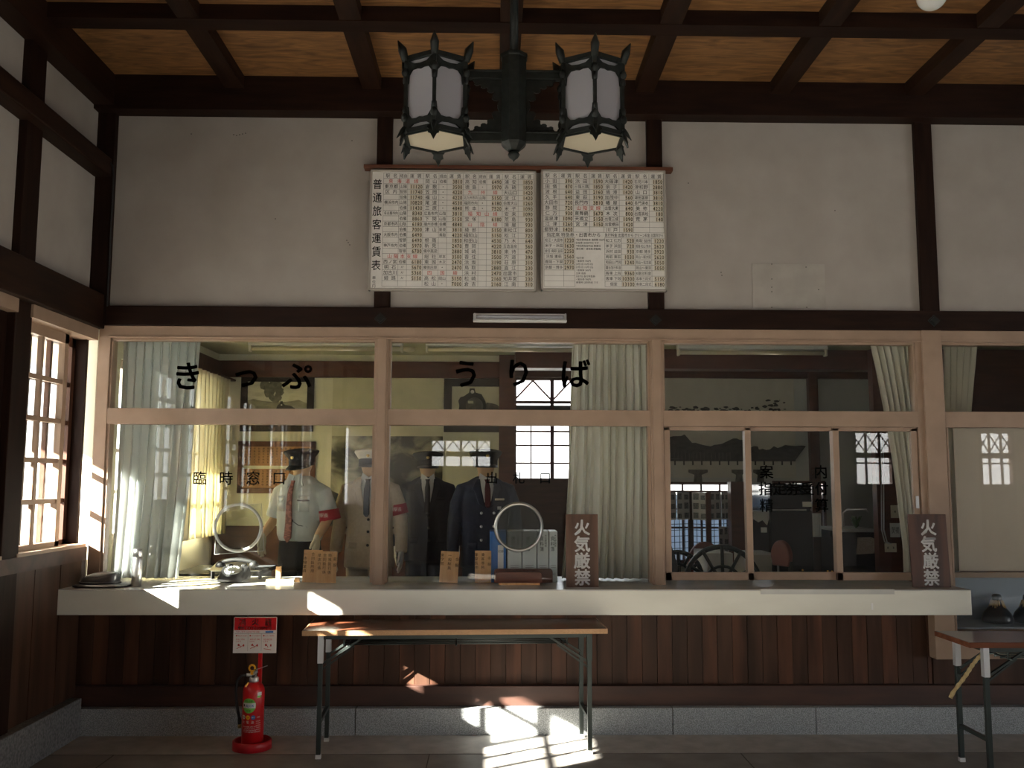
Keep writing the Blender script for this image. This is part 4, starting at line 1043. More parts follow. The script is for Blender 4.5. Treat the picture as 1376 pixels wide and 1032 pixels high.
obj('nozzle', MB().tube([hp[-1], (ex-.079, ey, .165), (ex-.078, ey, .125)], [.009, .012, .009], 'rubber', 12).lathe([(.011, .120), (.011, .140), (.009, .145)], (ex-.078, ey, 0), 'brass', 12), hz)
obj('yellow_tag', MB().bar((ex-.02, ey-.05, .395), (ex-.034, ey-.064, .372), .002, .010, 'yellow'), fx)
def wrap(u, z, rr=r+.0008): a = u/r; return (ex+rr*math.sin(a), ey-rr*math.cos(a), z)
def wrapdisc(mb, u, z, rad, m, rr): 
    vs = [wrap(u, z, rr)]; 
    for q in (1, 2, 3): vs += [wrap(u+rad*q/3*math.cos(2*PI*k/28), z+rad*q/3*math.sin(2*PI*k/28), rr) for k in range(28)]
    fs = [(0, 1+k, 1+(k+1) % 28) for k in range(28)]
    for q in range(2): fs += [(1+q*28+k, 1+q*28+28+k, 1+q*28+28+(k+1) % 28, 1+q*28+(k+1) % 28) for k in range(28)]
    mb.add(vs, fs, m)
def wraprect(mb, u0, u1, z0, z1, m, rr):
    vs = []
    for k in range(9): u = u0+(u1-u0)*k/8; vs += [wrap(u, z0, rr), wrap(u, z1, rr)]
    mb.add(vs, [(2*k, 2*k+2, 2*k+3, 2*k+1) for k in range(8)], m)
def wraptext(mb, t, u, z, h, m, rr, bold=0, maxw=None):
    q = MB(); text(q, t, u, z, h, m, 0, bold, maxw); q.v = [Vector(wrap(p.x, p.z, rr)) for p in q.v]; mb.merge(q)
Lb = MB(); cu, cz = -.012, .262
wrapdisc(Lb, cu, cz, .043, 'green', r+.0006); wraprect(Lb, cu-.041, cu+.041, cz-.014, cz+.016, 'white_paint', r+.001)
wraptext(Lb, 'ALSOK', cu+.006, cz+.001, .021, 'blue_dot', r+.0016, .02, .052); wraprect(Lb, cu-.034, cu-.026, cz-.005, cz+.008, 'ink', r+.0016)
wraptext(Lb, '安心点検', cu, cz+.027, .012, 'ink', r+.0012); wraptext(Lb, '消火器', cu, cz-.028, .009, 'ink', r+.0012)
wraprect(Lb, .038, .066, .318, .362-.025, 'white_paint', r+.0006); wraprect(Lb, .038, .062, .306, .318, 'green', r+.0006)
for k, mm in enumerate(('white_paint', 'yellow', 'blue_dot')): wrapdisc(Lb, -.045+.031*k, .195, .0125, mm, r+.0006)
wraptext(Lb, '普通', -.045, .195, .009, 'ink', r+.001); wraptext(Lb, '油', -.014, .195, .010, 'ink', r+.001); wraptext(Lb, '電気', .017, .195, .009, 'white_paint', r+.001); wraptext(Lb, 'ABC', .048, .195, .010, 'white_paint', r+.001)
for k in range(3): wraptext(Lb, '火電油'[k], -.045+.029*k, .168, .018, 'white_paint', r+.0008, .0)
for k, s_ in enumerate(('使用温度範囲 -30℃ +40℃', '能力単位 A-3 B-7 C', '蓄圧式粉末 ABC消火器', '型式番号 国家検定合格')): wraptext(Lb, s_, -.004, .142-.010*k, .0075, 'white_paint', r+.0008, 0, .09)
for k in range(6): wraptext(Lb, '点検済確認', .048, .172-.012*k, .006, 'white_paint', r+.0008, 0, .03)
obj('labels', Lb, fx)
# ================================================================== PICTURES IN THE OFFICE
def picture(u0, u1, v0, v1, y, name, label, art, frame='picture_frame', fw_=.05, group=None, zfix=None):
    x0, z1 = P(u0, v0, y); x1, z0 = P(u1, v1, y)
    if zfix: z0 = zfix
    t = thing(name, label, 'picture', ((x0+x1)/2, y, z0), group=group)
    f = MB()
    if fw_:
        for a in ((x0, x1, z0, z0+fw_), (x0, x1, z1-fw_, z1), (x0, x0+fw_, z0, z1), (x1-fw_, x1, z0, z1)): f.box(a[0], a[1], y-.022, y, a[2], a[3], frame)
        obj('frame', f, t, bevel=.003)
    art(t, x0+fw_, x1-fw_, z0+fw_, z1-fw_, y-.008); return t
def poly_loco(mb, cx, cz, s, y):
    """head-on steam engine outline"""
    f = lambda pts: mb.front([(cx+a*s, cz+b*s) for a, b in pts], y, 'picture_black', .001)
    f([(-.30, -.42), (.30, -.42), (.34, -.20), (.22, -.18), (.26, .0), (.20, .16), (.08, .24), (.06, .36), (-.06, .36), (-.08, .24), (-.20, .16), (-.26, .0), (-.22, -.18), (-.34, -.20)])
def art_smoke_engine(t, x0, x1, z0, z1, y):
    obj('print', MB().box(x0, x1, y, y+.006, z0, z1, 'picture_paper'), t)
    m = MB(); w = x1-x0; h = z1-z0; cx = x0+w*.52; cz = z0+h*.36
    hills = [(x0, z0), (x1, z0), (x1, z0+h*.50), (x0+w*.86, z0+h*.58), (x0+w*.74, z0+h*.55), (cx, z0+h*.52), (x0+w*.25, z0+h*.55), (x0+w*.1, z0+h*.60), (x0, z0+h*.56)]
    m.front(hills, y-.0006, 'picture_hill', .0006)
    m.front([(x0, z0), (x1, z0), (x1, z0+h*.30), (x0, z0+h*.34)], y-.0008, 'picture_grey', .0004)
    rn = random.Random(3)
    for k in range(26):
        e = k/25; px = cx-.02+rn.uniform(-.10, .07)*(.25+e)*1.1-.03*e; pz = cz+h*(.18+.42*e)+rn.uniform(-.02, .02); r_ = .020+.026*e
        m.front([(px+r_*math.cos(a)*rn.uniform(.8, 1.2), pz+r_*math.sin(a)*rn.uniform(.8, 1.2)) for a in [2*PI*q/10 for q in range(10)]], y-.0010-.00002*k, 'picture_smoke', .0004)
    poly_loco(m, cx+.03, cz+h*.02, .19, y-.002)
    m.front([(cx+.06, cz-h*.1), (cx+.17, cz-h*.1), (cx+.16, cz+h*.02), (cx+.12, cz+h*.08), (cx+.07, cz+h*.10)], y-.0018, 'picture_black', .0006)
    m.lathe([(0, 0), (.008, 0), (.008, .001), (0, .0012)], (cx+.03, y-.0025, cz+h*.10), 'paper', 12, M=Matrix.Rotation(PI/2, 4, 'X'))
    obj('engine_silhouette', m, t)
picture(325, 421, 504, 580, YO-.001, 'framed_photograph', 'dark-framed photograph of a smoking steam engine hung behind the left window', art_smoke_engine, fw_=.065, group='framed engine photographs')
def art_engine(t, x0, x1, z0, z1, y):
    obj('print', MB().box(x0, x1, y, y+.006, z0, z1, 'smoke_pale'), t); m = MB(); w = x1-x0; h = z1-z0
    m.front([(x0+w*a, z0+h*b) for a, b in ((.10, .1), (.62, .1), (.66, .42), (.62, .62), (.55, .80), (.44, .84), (.42, .95), (.33, .95), (.32, .84), (.22, .74), (.16, .72), (.12, .62), (.14, .5))], y-.001, 'picture_black', .001)
    m.front([(x0+w*a, z0+h*b) for a, b in ((.62, .1), (.95, .14), (.93, .40), (.84, .52), (.74, .56), (.64, .58))], y-.0012, 'picture_grey', .001)
    m.lathe([(0, 0), (.018, 0), (.018, .001), (0, .0012)], (x0+w*.38, y-.001, z0+h*.86), 'paper', 16, M=Matrix.Rotation(PI/2, 4, 'X'))
    m.lathe([(0, 0), (.085, 0), (.085, .001), (0, .0012)], (x0+w*.42, y-.001, z0+h*.48), 'picture_grey', 24, M=Matrix.Rotation(PI/2, 4, 'X'))
    m.box(x0+w*.30, x0+w*.40, y-.0022, y, z0+h*.55, z0+h*.62, 'smoke_pale')
    obj('engine_silhouette', m, t)
picture(597, 690, 509, 581, YO-.001, 'framed_photograph', 'dark-framed photograph of a steam engine side-on, hung behind the middle window', art_engine, fw_=.075, group='framed engine photographs')
def art_text(t, x0, x1, z0, z1, y):
    zm = (z0+z1)/2
    for k, (a, c) in enumerate(((zm+.015, z1), (z0, zm-.015))):
        p = obj('text_panel', MB().box(x0, x1, y, y+.006, a, c, 'text_wood'), t); L = MB(); rnd = random.Random(5+k)
        G_ = '大正昭和出雲杵築駅長助役荒木北島千家佐藤木村山本田中吉川石橋高藤原'
        for i in range(15):
            zz = c-.02
            while zz > a+.02: text(L, rnd.choice(G_), x0+(x1-x0)*(i+.5)/15, zz, .021, 'ink', y-.001); zz -= .026
        obj('lettering', L, p)
picture(321, 423, 593, 663, YO-.001, 'framed_name_board', 'brown wooden board of handwritten names on the yellow office wall', art_text, frame='rail_wood', fw_=.05)
def art_poster(t, x0, x1, z0, z1, y):
    obj('sheet', MB().box(x0, x1, y, y+.006, z0, z1, 'smoke_print'), t)
    obj('sky', MB().box(x0, x1, y-.001, y, P(500, 586, y)[1], z1, 'smoke_pale'), t)
    m = MB(); w = x1-x0
    m.front([(x0, z0), (x1, z0), (x1, 1.55), (x0+w*.8, 1.62), (x0+w*.55, 1.45), (x0+w*.3, 1.35), (x0, 1.5)], y-.002, 'picture_black', .001); obj('engine_silhouette', m, t)
picture(448, 593, 501, 780, YO-.002, 'smoke_poster', 'tall black-and-white poster of billowing steam behind the beige suit', art_poster, fw_=0, zfix=.5)
# long panorama on the rear wall
x0, z1 = P(850, 508, YO2-.02); x1, z0 = P(1070, 642, YO2-.02)
pn = thing('panorama_photograph', 'wide black-and-white panorama of an old engine viaduct on the rear office wall', 'picture', ((x0+x1)/2, YO2-.02, z0))
obj('sheet', MB().box(x0, x1, YO2-.02, YO2-.002, z0, z1, 'pano_paper'), pn)
m = MB(); y = YO2-.022; tp = []; rnd = random.Random(2)
ztop = lambda u: P(u, 590, y)[1]
prof = [(852, 583), (880, 590), (905, 586), (930, 596), (955, 598), (985, 592), (1003, 600), (1020, 606), (1040, 600), (1068, 598)]
up_ = []
for (u, v) in prof:
    for q in range(4): up_.append(P(u+q*5, v+rnd.uniform(-3, 2), y))
m.front([P(852, 616, y), P(1069, 618, y)]+sorted(up_, reverse=True), y, 'pano_ink', .001)
obj('dark_hills', m, pn)
m = MB()
m.front([P(852, 619.5, y), P(1069, 620, y), P(1069, 617, y), P(852, 616.5, y)], y-.001, 'picture_black', .001)
for u in range(858, 1068, 12): a, c = P(u, 625 if u % 24 else 631, y), P(u+2, 619, y); m.box(a[0], c[0], y-.001, y, a[1], c[1], 'picture_black')
for u in range(856, 985, 5): a, c = P(u, 619, y), P(u+.5, 608, y); m.box(a[0], c[0], y-.001, y, a[1], c[1], 'picture_grey')
for (u, w1, w2) in ((938, 13, 6), (993, 10, 5), (1022, 10, 5)): m.front([P(u-w2, 648, y), P(u+w2, 648, y), P(u+w2*.8, 638, y), P(u+w1, 635, y), P(u+w1, 631, y), P(u-w1, 631, y), P(u-w1, 635, y), P(u-w2*.8, 638, y)], y-.0015, 'picture_grey', .0015)
obj('viaduct', m, pn)
m = MB(); rnd = random.Random(4)
for k in range(60):
    u = rnd.uniform(900, 1060); v = 552-rnd.random()**2*(14 if 1020 < u < 1062 else 5); a, c = P(u, v, y); s_ = rnd.uniform(.01, .035)
    m.front([(a+s_*math.cos(t)*rnd.uniform(.6, 1.2), c+s_*.5*math.sin(t)*rnd.uniform(.6, 1.2)) for t in (0, .8, 1.6, 2.4, 3.2, 4, 4.8, 5.6)], y-.0004-.00002*k, 'pano_ink', .0005)
obj('treetops', m, pn)
# ceiling tubes
def ceiling_tube(x0, x1, y, label):
    t = thing('ceiling_tube_light', label, 'lamp', ((x0+x1)/2, y, 2.70), group='tube lights on the office ceiling')
    obj('housing', MB().box(x0, x1, y-.05, y+.05, 2.755, 2.80, 'white_enamel'), t, bevel=.004)
    obj('tube', MB().tube([(x0+.02, y, 2.728), (x1-.02, y, 2.728)], .019, 'milk_warm', 14), t)
    for x in (x0, x1-.018): obj('end_cap', MB().box(x, x+.018, y-.03, y+.03, 2.70, 2.757, 'plate'), t)
ceiling_tube(-2.13, -.80, 1.9, 'ceiling tube light seen through the top of the left window')
ceiling_tube(-.60, .75, 1.9, 'ceiling tube light seen through the top of the middle window')
ceiling_tube(1.62, 2.95, 2.0, 'ceiling tube light seen through the top of the information window')
sx_, _ = P(550, 462, 2.3); single('smoke_detector', MB().lathe([(.02, -.04), (.05, -.03), (.055, 0)], (sx_, 2.3, 2.8), 'plate', 24), 'small round detector on the office ceiling between two tube lights', 'detector')
# ================================================================== UNIFORMED MANNEQUINS
JR = [(.79, .190, .128), (.90, .186, .125), (1.02, .176, .118), (1.12, .170, .114), (1.25, .184, .122), (1.35, .188, .118), (1.41, .168, .098), (1.45, .115, .078), (1.475, .068, .062)]
def ring_at(z):
    for (za, xa, ya), (zb, xb, yb) in zip(JR, JR[1:]):
        if za <= z <= zb: t = (z-za)/(zb-za); return xa+(xb-xa)*t, ya+(yb-ya)*t
    return JR[0][1:] if z < JR[0][0] else JR[-1][1:]
def fy(x, z):
    rx, ry = ring_at(z); c = min(.98, abs(x)/rx)**1.25; return -ry*max(.02, 1-c*c)**.4
def strip(mb, rows, m, off=.006, th=.004, n=6):
    """cloth piece lying on the chest: rows of (z, x left, x right)"""
    R = []
    for (a, b_) in zip(rows, rows[1:]):
        q = max(1, int(abs(a[0]-b_[0])/.03))
        for k in range(q): t = k/q; R.append(tuple(a[i]+(b_[i]-a[i])*t for i in range(3)))
    R.append(rows[-1]); vs = []
    for o_ in (off, off-th):
        for z, xl, xr in R: vs += [(xl+(xr-xl)*k/n, fy(xl+(xr-xl)*k/n, z)-o_, z) for k in range(n+1)]
    N = n+1; L = N*len(R); fs = []
    for i in range(len(R)-1):
        for k in range(n): q = (i*N+k, i*N+k+1, (i+1)*N+k+1, (i+1)*N+k); fs.append(q); fs.append(tuple(L+p for p in q[::-1]))
        fs.append((i*N, (i+1)*N, L+(i+1)*N, L+i*N)); fs.append((i*N+n, L+i*N+n, L+(i+1)*N+n, (i+1)*N+n))
    fs.append(tuple(range(N))+tuple(range(L+n, L-1, -1))); o_ = (len(R)-1)*N; fs.append(tuple(range(o_+n, o_-1, -1))+tuple(range(L+o_, L+o_+N)))
    mb.add(vs, fs, m, True); return mb
def hand(sx, m):
    h = MB(); h.loft([(0, 0, .02, .020, .026), (0, 0, -.01, .020, .030), (0, 0, -.05, .019, .040), (0, 0, -.085, .016, .040), (0, 0, -.092, .012, .036)], m, 14)
    for y, l, d in ((-.031, .060, -.004), (-.010, .074, 0), (.011, .068, 0), (.031, .052, .004)):
        h.tube([(0, y, -.08), (-sx*.004, y+d, -.085-l*.45), (-sx*.016, y+d*1.6, -.085-l)], [.0105, .0100, .008], m, 9)
    h.tube([(0, -.028, -.025), (-sx*.004, -.050, -.055), (-sx*.010, -.058, -.088)], [.013, .0115, .0085], m, 9)
    return remeshed(h, .0052, 2)
def cap(t, top, dark, badge='brass', tilt=-6, z=1.555, s=1.0):
    M = Matrix.Translation((0, -.005, z)) @ Matrix.Rotation(math.radians(tilt), 4, 'X') @ Matrix.Scale(s, 4)
    c_ = obj('cap', MB().lathe([(.090, .035), (.096, .052), (.118, .082), (.128, .098), (.124, .108), (.09, .118), (.04, .124), (0, .126)], (0, 0, 0), top, 32, sy=1.12).xform(M), t, local=True)
    obj('cap_band', MB().lathe([(.088, -.004), (.092, 0), (.093, .050), (.090, .054), (.086, .03), (.088, -.004)], (0, 0, 0), dark, 32, sy=1.12).xform(M), c_, local=True)
    v = MB(); vs = []; 
    for lay in (0, .005):
        for q in (0, 1, 2, 3):
            for k in range(17):
                a = PI+PI*k/16; r = .088+.0
                e = math.sin(PI*k/16)**.7*.058*q/3; vs.append(((r+e*.25)*math.cos(a), (r*1.12+e)*math.sin(a), .004-e*.55-lay))
    fs = []; L = 68
    for q in range(3):
        for k in range(16): f_ = (q*17+k, q*17+k+1, q*17+k+18, q*17+k+17); fs += [f_, tuple(L+p for p in f_[::-1])]
    for k in range(16): fs.append((51+k, 51+k+1, L+52+k, L+51+k))
    v.add(vs, fs, 'rubber', True); obj('visor', v.xform(M), c_, local=True)
    obj('badge', MB().lathe([(0, .003), (.012, .002), (.013, 0)], (0, 0, 0), badge, 14, M=Matrix.Rotation(PI/2, 4, 'X')).xform(M @ Matrix.Translation((0, -.120, .062))), c_, local=True)
def mannequin(u, y, rz, label, kind):
    x, _ = P(u, 700, y); t = thing('uniform_mannequin', label, 'mannequin', (x, y, ZO), math.radians(rz), group='mannequins in railway uniform')
    short = kind['top'] == 'shirt'
    A = {}
    for sx in (-1, 1):
        if short: A[sx] = [(sx*.165, 0, 1.385), (sx*.215, .015, 1.27), (sx*.235, .02, 1.17), (sx*.24, -.07, 1.085), (sx*.24, -.13, 1.03)]
        else: A[sx] = [(sx*.160, 0, 1.385), (sx*.210, .012, 1.26), (sx*.232, .02, 1.13), (sx*.245, -.01, 1.01), (sx*.250, -.04, .905)]
    # body: one continuous surface
    b_ = MB().loft([(0, 0, .86, .15, .10), (0, 0, 1.05, .135, .09), (0, 0, 1.25, .155, .10), (0, 0, 1.36, .155, .09), (0, 0, 1.43, .10, .07), (0, 0, 1.455, .062, .058), (0, -.004, 1.50, .056, .056), (0, -.008, 1.53, .066, .076), (0, -.008, 1.57, .074, .088), (0, -.004, 1.60, .076, .092), (0, 0, 1.63, .066, .080), (0, 0, 1.65, .03, .04)], 'skin')
    for sx in (-1, 1):
        b_.tube(A[sx], [.052, .045, .040, .036, .028], 'skin', 12); b_.tube([(sx*.08, 0, .92), (sx*.085, 0, .5), (sx*.085, .01, .06), (sx*.085, -.04, .03)], [.08, .06, .04, .03], 'skin', 12)
    b_.loft([(0, -.088, 1.555, .012, .012), (0, -.092, 1.568, .014, .014), (0, -.084, 1.60, .009, .010)], 'skin', 10)
    obj('body', remeshed(b_, .010, 4), t, local=True)
    top = kind['top']
    j = MB(); lo = 1.02 if short else .79
    if short:
        j.loft([(0, 0, .99, .160, .110), (0, 0, 1.04, .182, .124), (0, 0, 1.12, .186, .124)]+[(0, 0, z, rx, ry) for z, rx, ry in JR if z > 1.2], top)
        for sx in (-1, 1): j.tube([(sx*.13, 0, 1.38), (sx*.185, .006, 1.345), (sx*.222, .014, 1.26), (sx*.245, .018, 1.165)], [.058, .070, .066, .072], top, 16)
    else:
        j.loft([(0, 0, z, rx, ry) for z, rx, ry in JR], top)
        for sx in (-1, 1): j.tube([(sx*.12, 0, 1.385), (sx*.165, .0, 1.37)]+[(p[0], p[1], p[2]) for p in A[sx][1:]], [.055, .068, .062, .054, .049, .047], top, 16)
    jk = obj('shirt' if short else 'jacket', remeshed(j, .0085, 5), t, local=True)
    # trousers
    tr = MB().loft([(0, 0, .78, .170, .115), (0, 0, .90, .168, .112), (0, 0, 1.06, .155, .105), (0, 0, 1.075, .15, .10)], kind['trousers'])
    for sx in (-1, 1): tr.tube([(sx*.085, 0, .86), (sx*.09, 0, .5), (sx*.09, .0, .06)], [.093, .078, .066], kind['trousers'], 18)
    obj('trousers', remeshed(tr, .010, 4), t, local=True)
    sb = MB()
    for sx in (-1, 1): sb.loft([(sx*.09, -.05, .0, .045, .12), (sx*.09, -.05, .04, .045, .115), (sx*.09, -.01, .075, .036, .05)], 'rubber')
    obj('shoes', sb, t, local=True)
    for sx in (-1, 1):
        p = A[sx][-1]; M = Matrix.Translation(p) @ Matrix.Rotation(math.radians(-12 if not short else -8), 4, 'X')
        obj('glove', hand(sx, kind['glove']).xform(M), t, local=True)
    # neckwear
    s_ = MB()
    if short:
        for sx in (-1, 1):
            s_.prism([(0, 1.475), (sx*.055, 1.492), (sx*.085, 1.40), (sx*.045, 1.385), (sx*.006, 1.435)], lambda a, c, d: (a, fy(min(.1, abs(a))*1.0, min(1.40, c))*1.0-.010+d+(c-1.39)*.22, c), 'shirt', .006)
        obj('collar', s_, t, local=True)
        tie = MB(); strip(tie, [(1.44, -.020, .016), (1.42, -.014, .012), (1.38, -.022, .016), (1.20, -.036, .018), (1.02, -.050, .016), (.985, -.020, -.014)], 'tie_red', .020, .006); obj('tie', tie, t, local=True)
        pk = MB()
        for sx in (-1, 1): strip(pk, [(1.325, sx*.10-.042, sx*.10+.042), (1.305, sx*.10-.042, sx*.10+.042), (1.285, sx*.10-.004, sx*.10+.004)], 'shirt', .010, .004); strip(pk, [(1.296, sx*.10-.040, sx*.10+.040), (1.21, sx*.10-.038, sx*.10+.038)], 'shirt', .006, .004)
        obj('pocket', pk, jk, local=True)
        cl = MB(); strip(cl, [(1.30, .055, .145), (1.288, .055, .145)], 'ink_line', .012, .002); cl.tube([(.02, fy(.02, 1.14)-.014, 1.142), (.07, fy(.07, 1.12)-.014, 1.112), (.13, fy(.13, 1.11)-.010, 1.10)], .003, 'rubber', 6); cl.lathe([(0, .01), (.012, .008), (.012, 0)], (.012, fy(.012, 1.14)-.010, 1.145), 'rubber', 12, M=Matrix.Rotation(PI/2, 4, 'X')); obj('watch_chain', cl, jk, local=True)
        obj('belt', MB().lathe([(1.0, 1.00), (1.0, 1.03)], (0, 0, 0), 'rubber', 28, sx=.168, sy=.118, M=Matrix.Identity(4)), t, local=True) if False else None
    else:
        dbl = kind.get('double'); vb = 1.17 if not dbl else 1.24
        strip(s_, [(1.462, -.040, .040), (1.40, -.050, .050), (1.30, -.032, .032), (vb, -.004, .004)], 'shirt_white' if kind.get('white', True) else 'shirt', .007, .004); obj('shirt_front', s_, t, local=True)
        cb = MB()
        for sx in (-1, 1): cb.prism([(0.004, 1.462), (sx*.05, 1.500), (sx*.062, 1.445), (sx*.040, 1.405)], lambda a, c, d: (a, -.088+d-(1.47-c)*.42+abs(a)*.35, c), 'shirt_white', .006)
        obj('shirt_collar', cb, t, local=True)
        tie = MB(); strip(tie, [(1.452, -.020, .020), (1.430, -.013, .013), (1.38, -.022, .022), (vb+.02, -.022, .022), (vb, -.008, .008)], kind['tie'], .022, .008); obj('tie', tie, t, local=True)
        lp = MB()
        for sx in (-1, 1):
            q = [(1.455, .052, .075), (1.41, .050, .105), (1.375, .045, .118), (1.365, .043, .100), (1.27, .024, .070), (vb, .002, .020)]
            strip(lp, [(z, *sorted((sx*a, sx*c))) for z, a, c in q], top, .013, .006)
        obj('lapel', lp, jk, local=True)
        bt = MB(); cols = [-.045, .05] if dbl else [.012]
        for xx in cols:
            for z in ((1.20, 1.10, 1.0, .90) if dbl else (1.15, 1.06, .96)): bt.lathe([(0, .006), (.009, .005), (.011, 0)], (xx, fy(xx, z)-.005, z), kind.get('button', 'rubber'), 12, M=Matrix.Rotation(PI/2, 4, 'X'))
        obj('button', bt, jk, local=True)
        pk = MB()
        for sx in (-1, 1): strip(pk, [(.98, *sorted((sx*.075, sx*.145))), (.935, *sorted((sx*.075, sx*.145)))], top, .009, .006)
        strip(pk, [(1.305, .075, .14), (1.285, .075, .14)], top, .009, .005); obj('pocket', pk, jk, local=True)
        if kind.get('plate'): nb = MB(); strip(nb, [(1.31, .055, .13), (1.295, .055, .13)], kind['plate'], .016, .004); strip(nb, [(1.25, .075, .105), (1.225, .075, .105)], 'alu', .014, .004); obj('name_plate', nb, jk, local=True)
    if kind.get('armband'):
        p = (.241, .018, 1.185) if short else (.218, .012, 1.225)
        ab = MB().tube([(p[0]-.006, p[1]-.002, p[2]+.038), p, (p[0]+.010, p[1]+.002, p[2]-.038)], [.0755, .078, .079] if short else [.064, .066, .066], 'armband', 20)
        q = MB(); text(q, '当務駅長', 0, 0, .034, 'cap_white', 0, .006)
        for v in q.v: a = v.x/.078-.35; v.x, v.y = p[0]+.0805*math.sin(a)*(1 if short else .84), p[1]-.0805*math.cos(a)*(1 if short else .84); v.z += p[2]
        ab.merge(q); obj('armband', ab, jk, local=True)
    cap(t, kind['cap'], kind['cap_band'], tilt=kind.get('tilt', -6))
    return t
mannequin(404, .95, -24, 'mannequin in pale short-sleeved shirt, striped red tie and black cap', dict(top='shirt', trousers='black_cloth', glove='glove_cream', cap='black_cloth', cap_band='black_cloth', armband=True, tilt=4))
mannequin(497, 1.05, -4, 'mannequin in beige suit and white-topped cap behind the window post', dict(top='beige_suit', trousers='beige_suit', glove='glove', cap='cap_white', cap_band='black_cloth', tie='black_cloth', white=False, armband=True))
mannequin(574, 1.62, 4, 'mannequin in plain dark suit with black tie and white collar', dict(top='navy', trousers='navy', glove='glove', cap='black_cloth', cap_band='black_cloth', tie='black_cloth'))
mannequin(652, 1.05, 8, 'mannequin in double-breasted navy coat, dark red tie and broad black cap', dict(top='navy_blue', trousers='navy_blue', glove='navy', cap='black_cloth', cap_band='black_cloth', tie='tie_dark', double=True, button='alu', plate='plate'))
# ================================================================== RIGHT-HAND OFFICE
# dark desk behind the telephone
dk = thing('office_desk', 'dark office desk top behind the telephone in the left window', 'desk', (-1.75, .95, ZO))
obj('top', MB().box(-2.3, -1.7, .62, 1.3, .90, .93, 'sofa'), dk, bevel=.004)
obj('body', MB().box(-2.27, -1.73, .66, 1.27, ZO, .90, 'sofa'), dk)
lp_, zp_ = P(322, 735, .9)
single('round_dish', MB().lathe([(.17, .932), (.15, .94), (.10, .99), (.03, 1.005), (0, 1.006)], (-1.95, .95, 0), 'plate', 32), 'round pale dish turned over on the dark desk behind the round port', 'dish')
# photo display screens
def screen(u0, u1, ya, yb, label):
    xa, _ = P(u0, 700, ya); xb, _ = P(u1, 700, yb); z1 = P(u0, 664, ya)[1]+.02; z0 = ZO
    t = thing('display_screen', label, 'display screen', ((xa+xb)/2, (ya+yb)/2, z0), group='wire display screens')
    for (x, y) in ((xa, ya), (xb, yb)): obj('post', MB().box(x-.018, x+.018, y-.018, y+.018, z0, z1, 'office_trim'), t)
    g = MB(); nz = 20
    for k in range(nz+1): z = z0+.10+(z1-z0-.12)*k/nz; g.bar((xa, ya, z), (xb, yb, z), .006, .006, 'sofa')
    nx = max(3, int((xb-xa)/.055))
    for k in range(1, nx): e = k/nx; g.bar((xa+(xb-xa)*e, ya+(yb-ya)*e, z0+.1), (xa+(xb-xa)*e, ya+(yb-ya)*e, z1), .006, .006, 'sofa')
    obj('grid', g, t); return (xa, ya, xb, yb, z1)
SC = [screen(892, 927, 3.25, 3.45, 'left wire display screen hung with photo sheets'), screen(929, 951, 3.45, 3.28, 'middle wire display screen hung with photo sheets'), screen(953, 979, 3.30, 3.45, 'right wire display screen beside the brown pillar')]
def sheet(s, e0, e1, dz, h, label, seed, off=.02):
    xa, ya, xb, yb, z1 = s; rnd = random.Random(seed); A_ = Vector((xa+(xb-xa)*e0, ya+(yb-ya)*e0-off, z1-dz-h)); B2 = Vector((xa+(xb-xa)*e1, ya+(yb-ya)*e1-off, z1-dz-h)); d = B2-A_
    t = thing('photo_sheet', label, 'photo sheet', tuple(A_), group='photo sheets on the display screens')
    nrm = Vector((0, 1, 0)); fn = lambda a, c, dd, o=0: A_+d*a+Vector((0, -o+dd, c*h))
    obj('paper', MB().prism([(0, 0), (1, 0), (1, 1), (0, 1)], fn, 'paper', .002), t)
    p = MB()
    for i in range(3):
        for k in range(2 if d.length < .2 else 3):
            n_ = 2 if d.length < .2 else 3; a0 = (k+.15)/n_; a1 = (k+.85+rnd.uniform(-.15, .05))/n_; c0 = (2-i+.18)/3; c1 = c0+rnd.uniform(.16, .24)
            p.prism([(a0, c0), (a1, c0), (a1, c1), (a0, c1)], lambda a, c, dd: fn(a, c, dd, .0015), 'photo_print', .001)
    obj('photo', p, t)
for i, (s_, a, c, lab) in enumerate(((SC[0], .0, .46, 'photo sheet at the far left of the wire screens'), (SC[0], .5, .98, 'second photo sheet from the left on the wire screens'), (SC[1], .04, .96, 'photo sheet on the narrow middle wire screen'), (SC[2], .02, .58, 'photo sheet on the right wire screen, left of the pillar'), (SC[2], .62, .98, 'narrow photo sheet touching the brown pillar'))): sheet(s_, a, c, .0, .28, lab, i)
sheet(SC[2], .45, .97, .35, .29, 'lower grey photo sheet on the right wire screen', 9)
# leaning board
xa, za = P(888, 685, .5); xb, zb_ = P(916, 780, .5)
lb = MB().prism([(P(887, 775, .5)[0], .86), (xb+.02, .86), (P(893, 683, .5)[0], za), (P(887, 683, .5)[0], za)], lambda a, c, d: (a, .5+d+(c-.8)*.3, c), 'sofa', .03)
lbt = single('leaning_board', lb, 'dark board leaning at the left edge of the information window', 'board')
single('office_sill_cabinet', MB().box(1.14, 2.75, .55, 1.0, ZO, .86, 'sofa'), 'low dark cabinet under the information window inside the office', 'cabinet', bevel=.004)
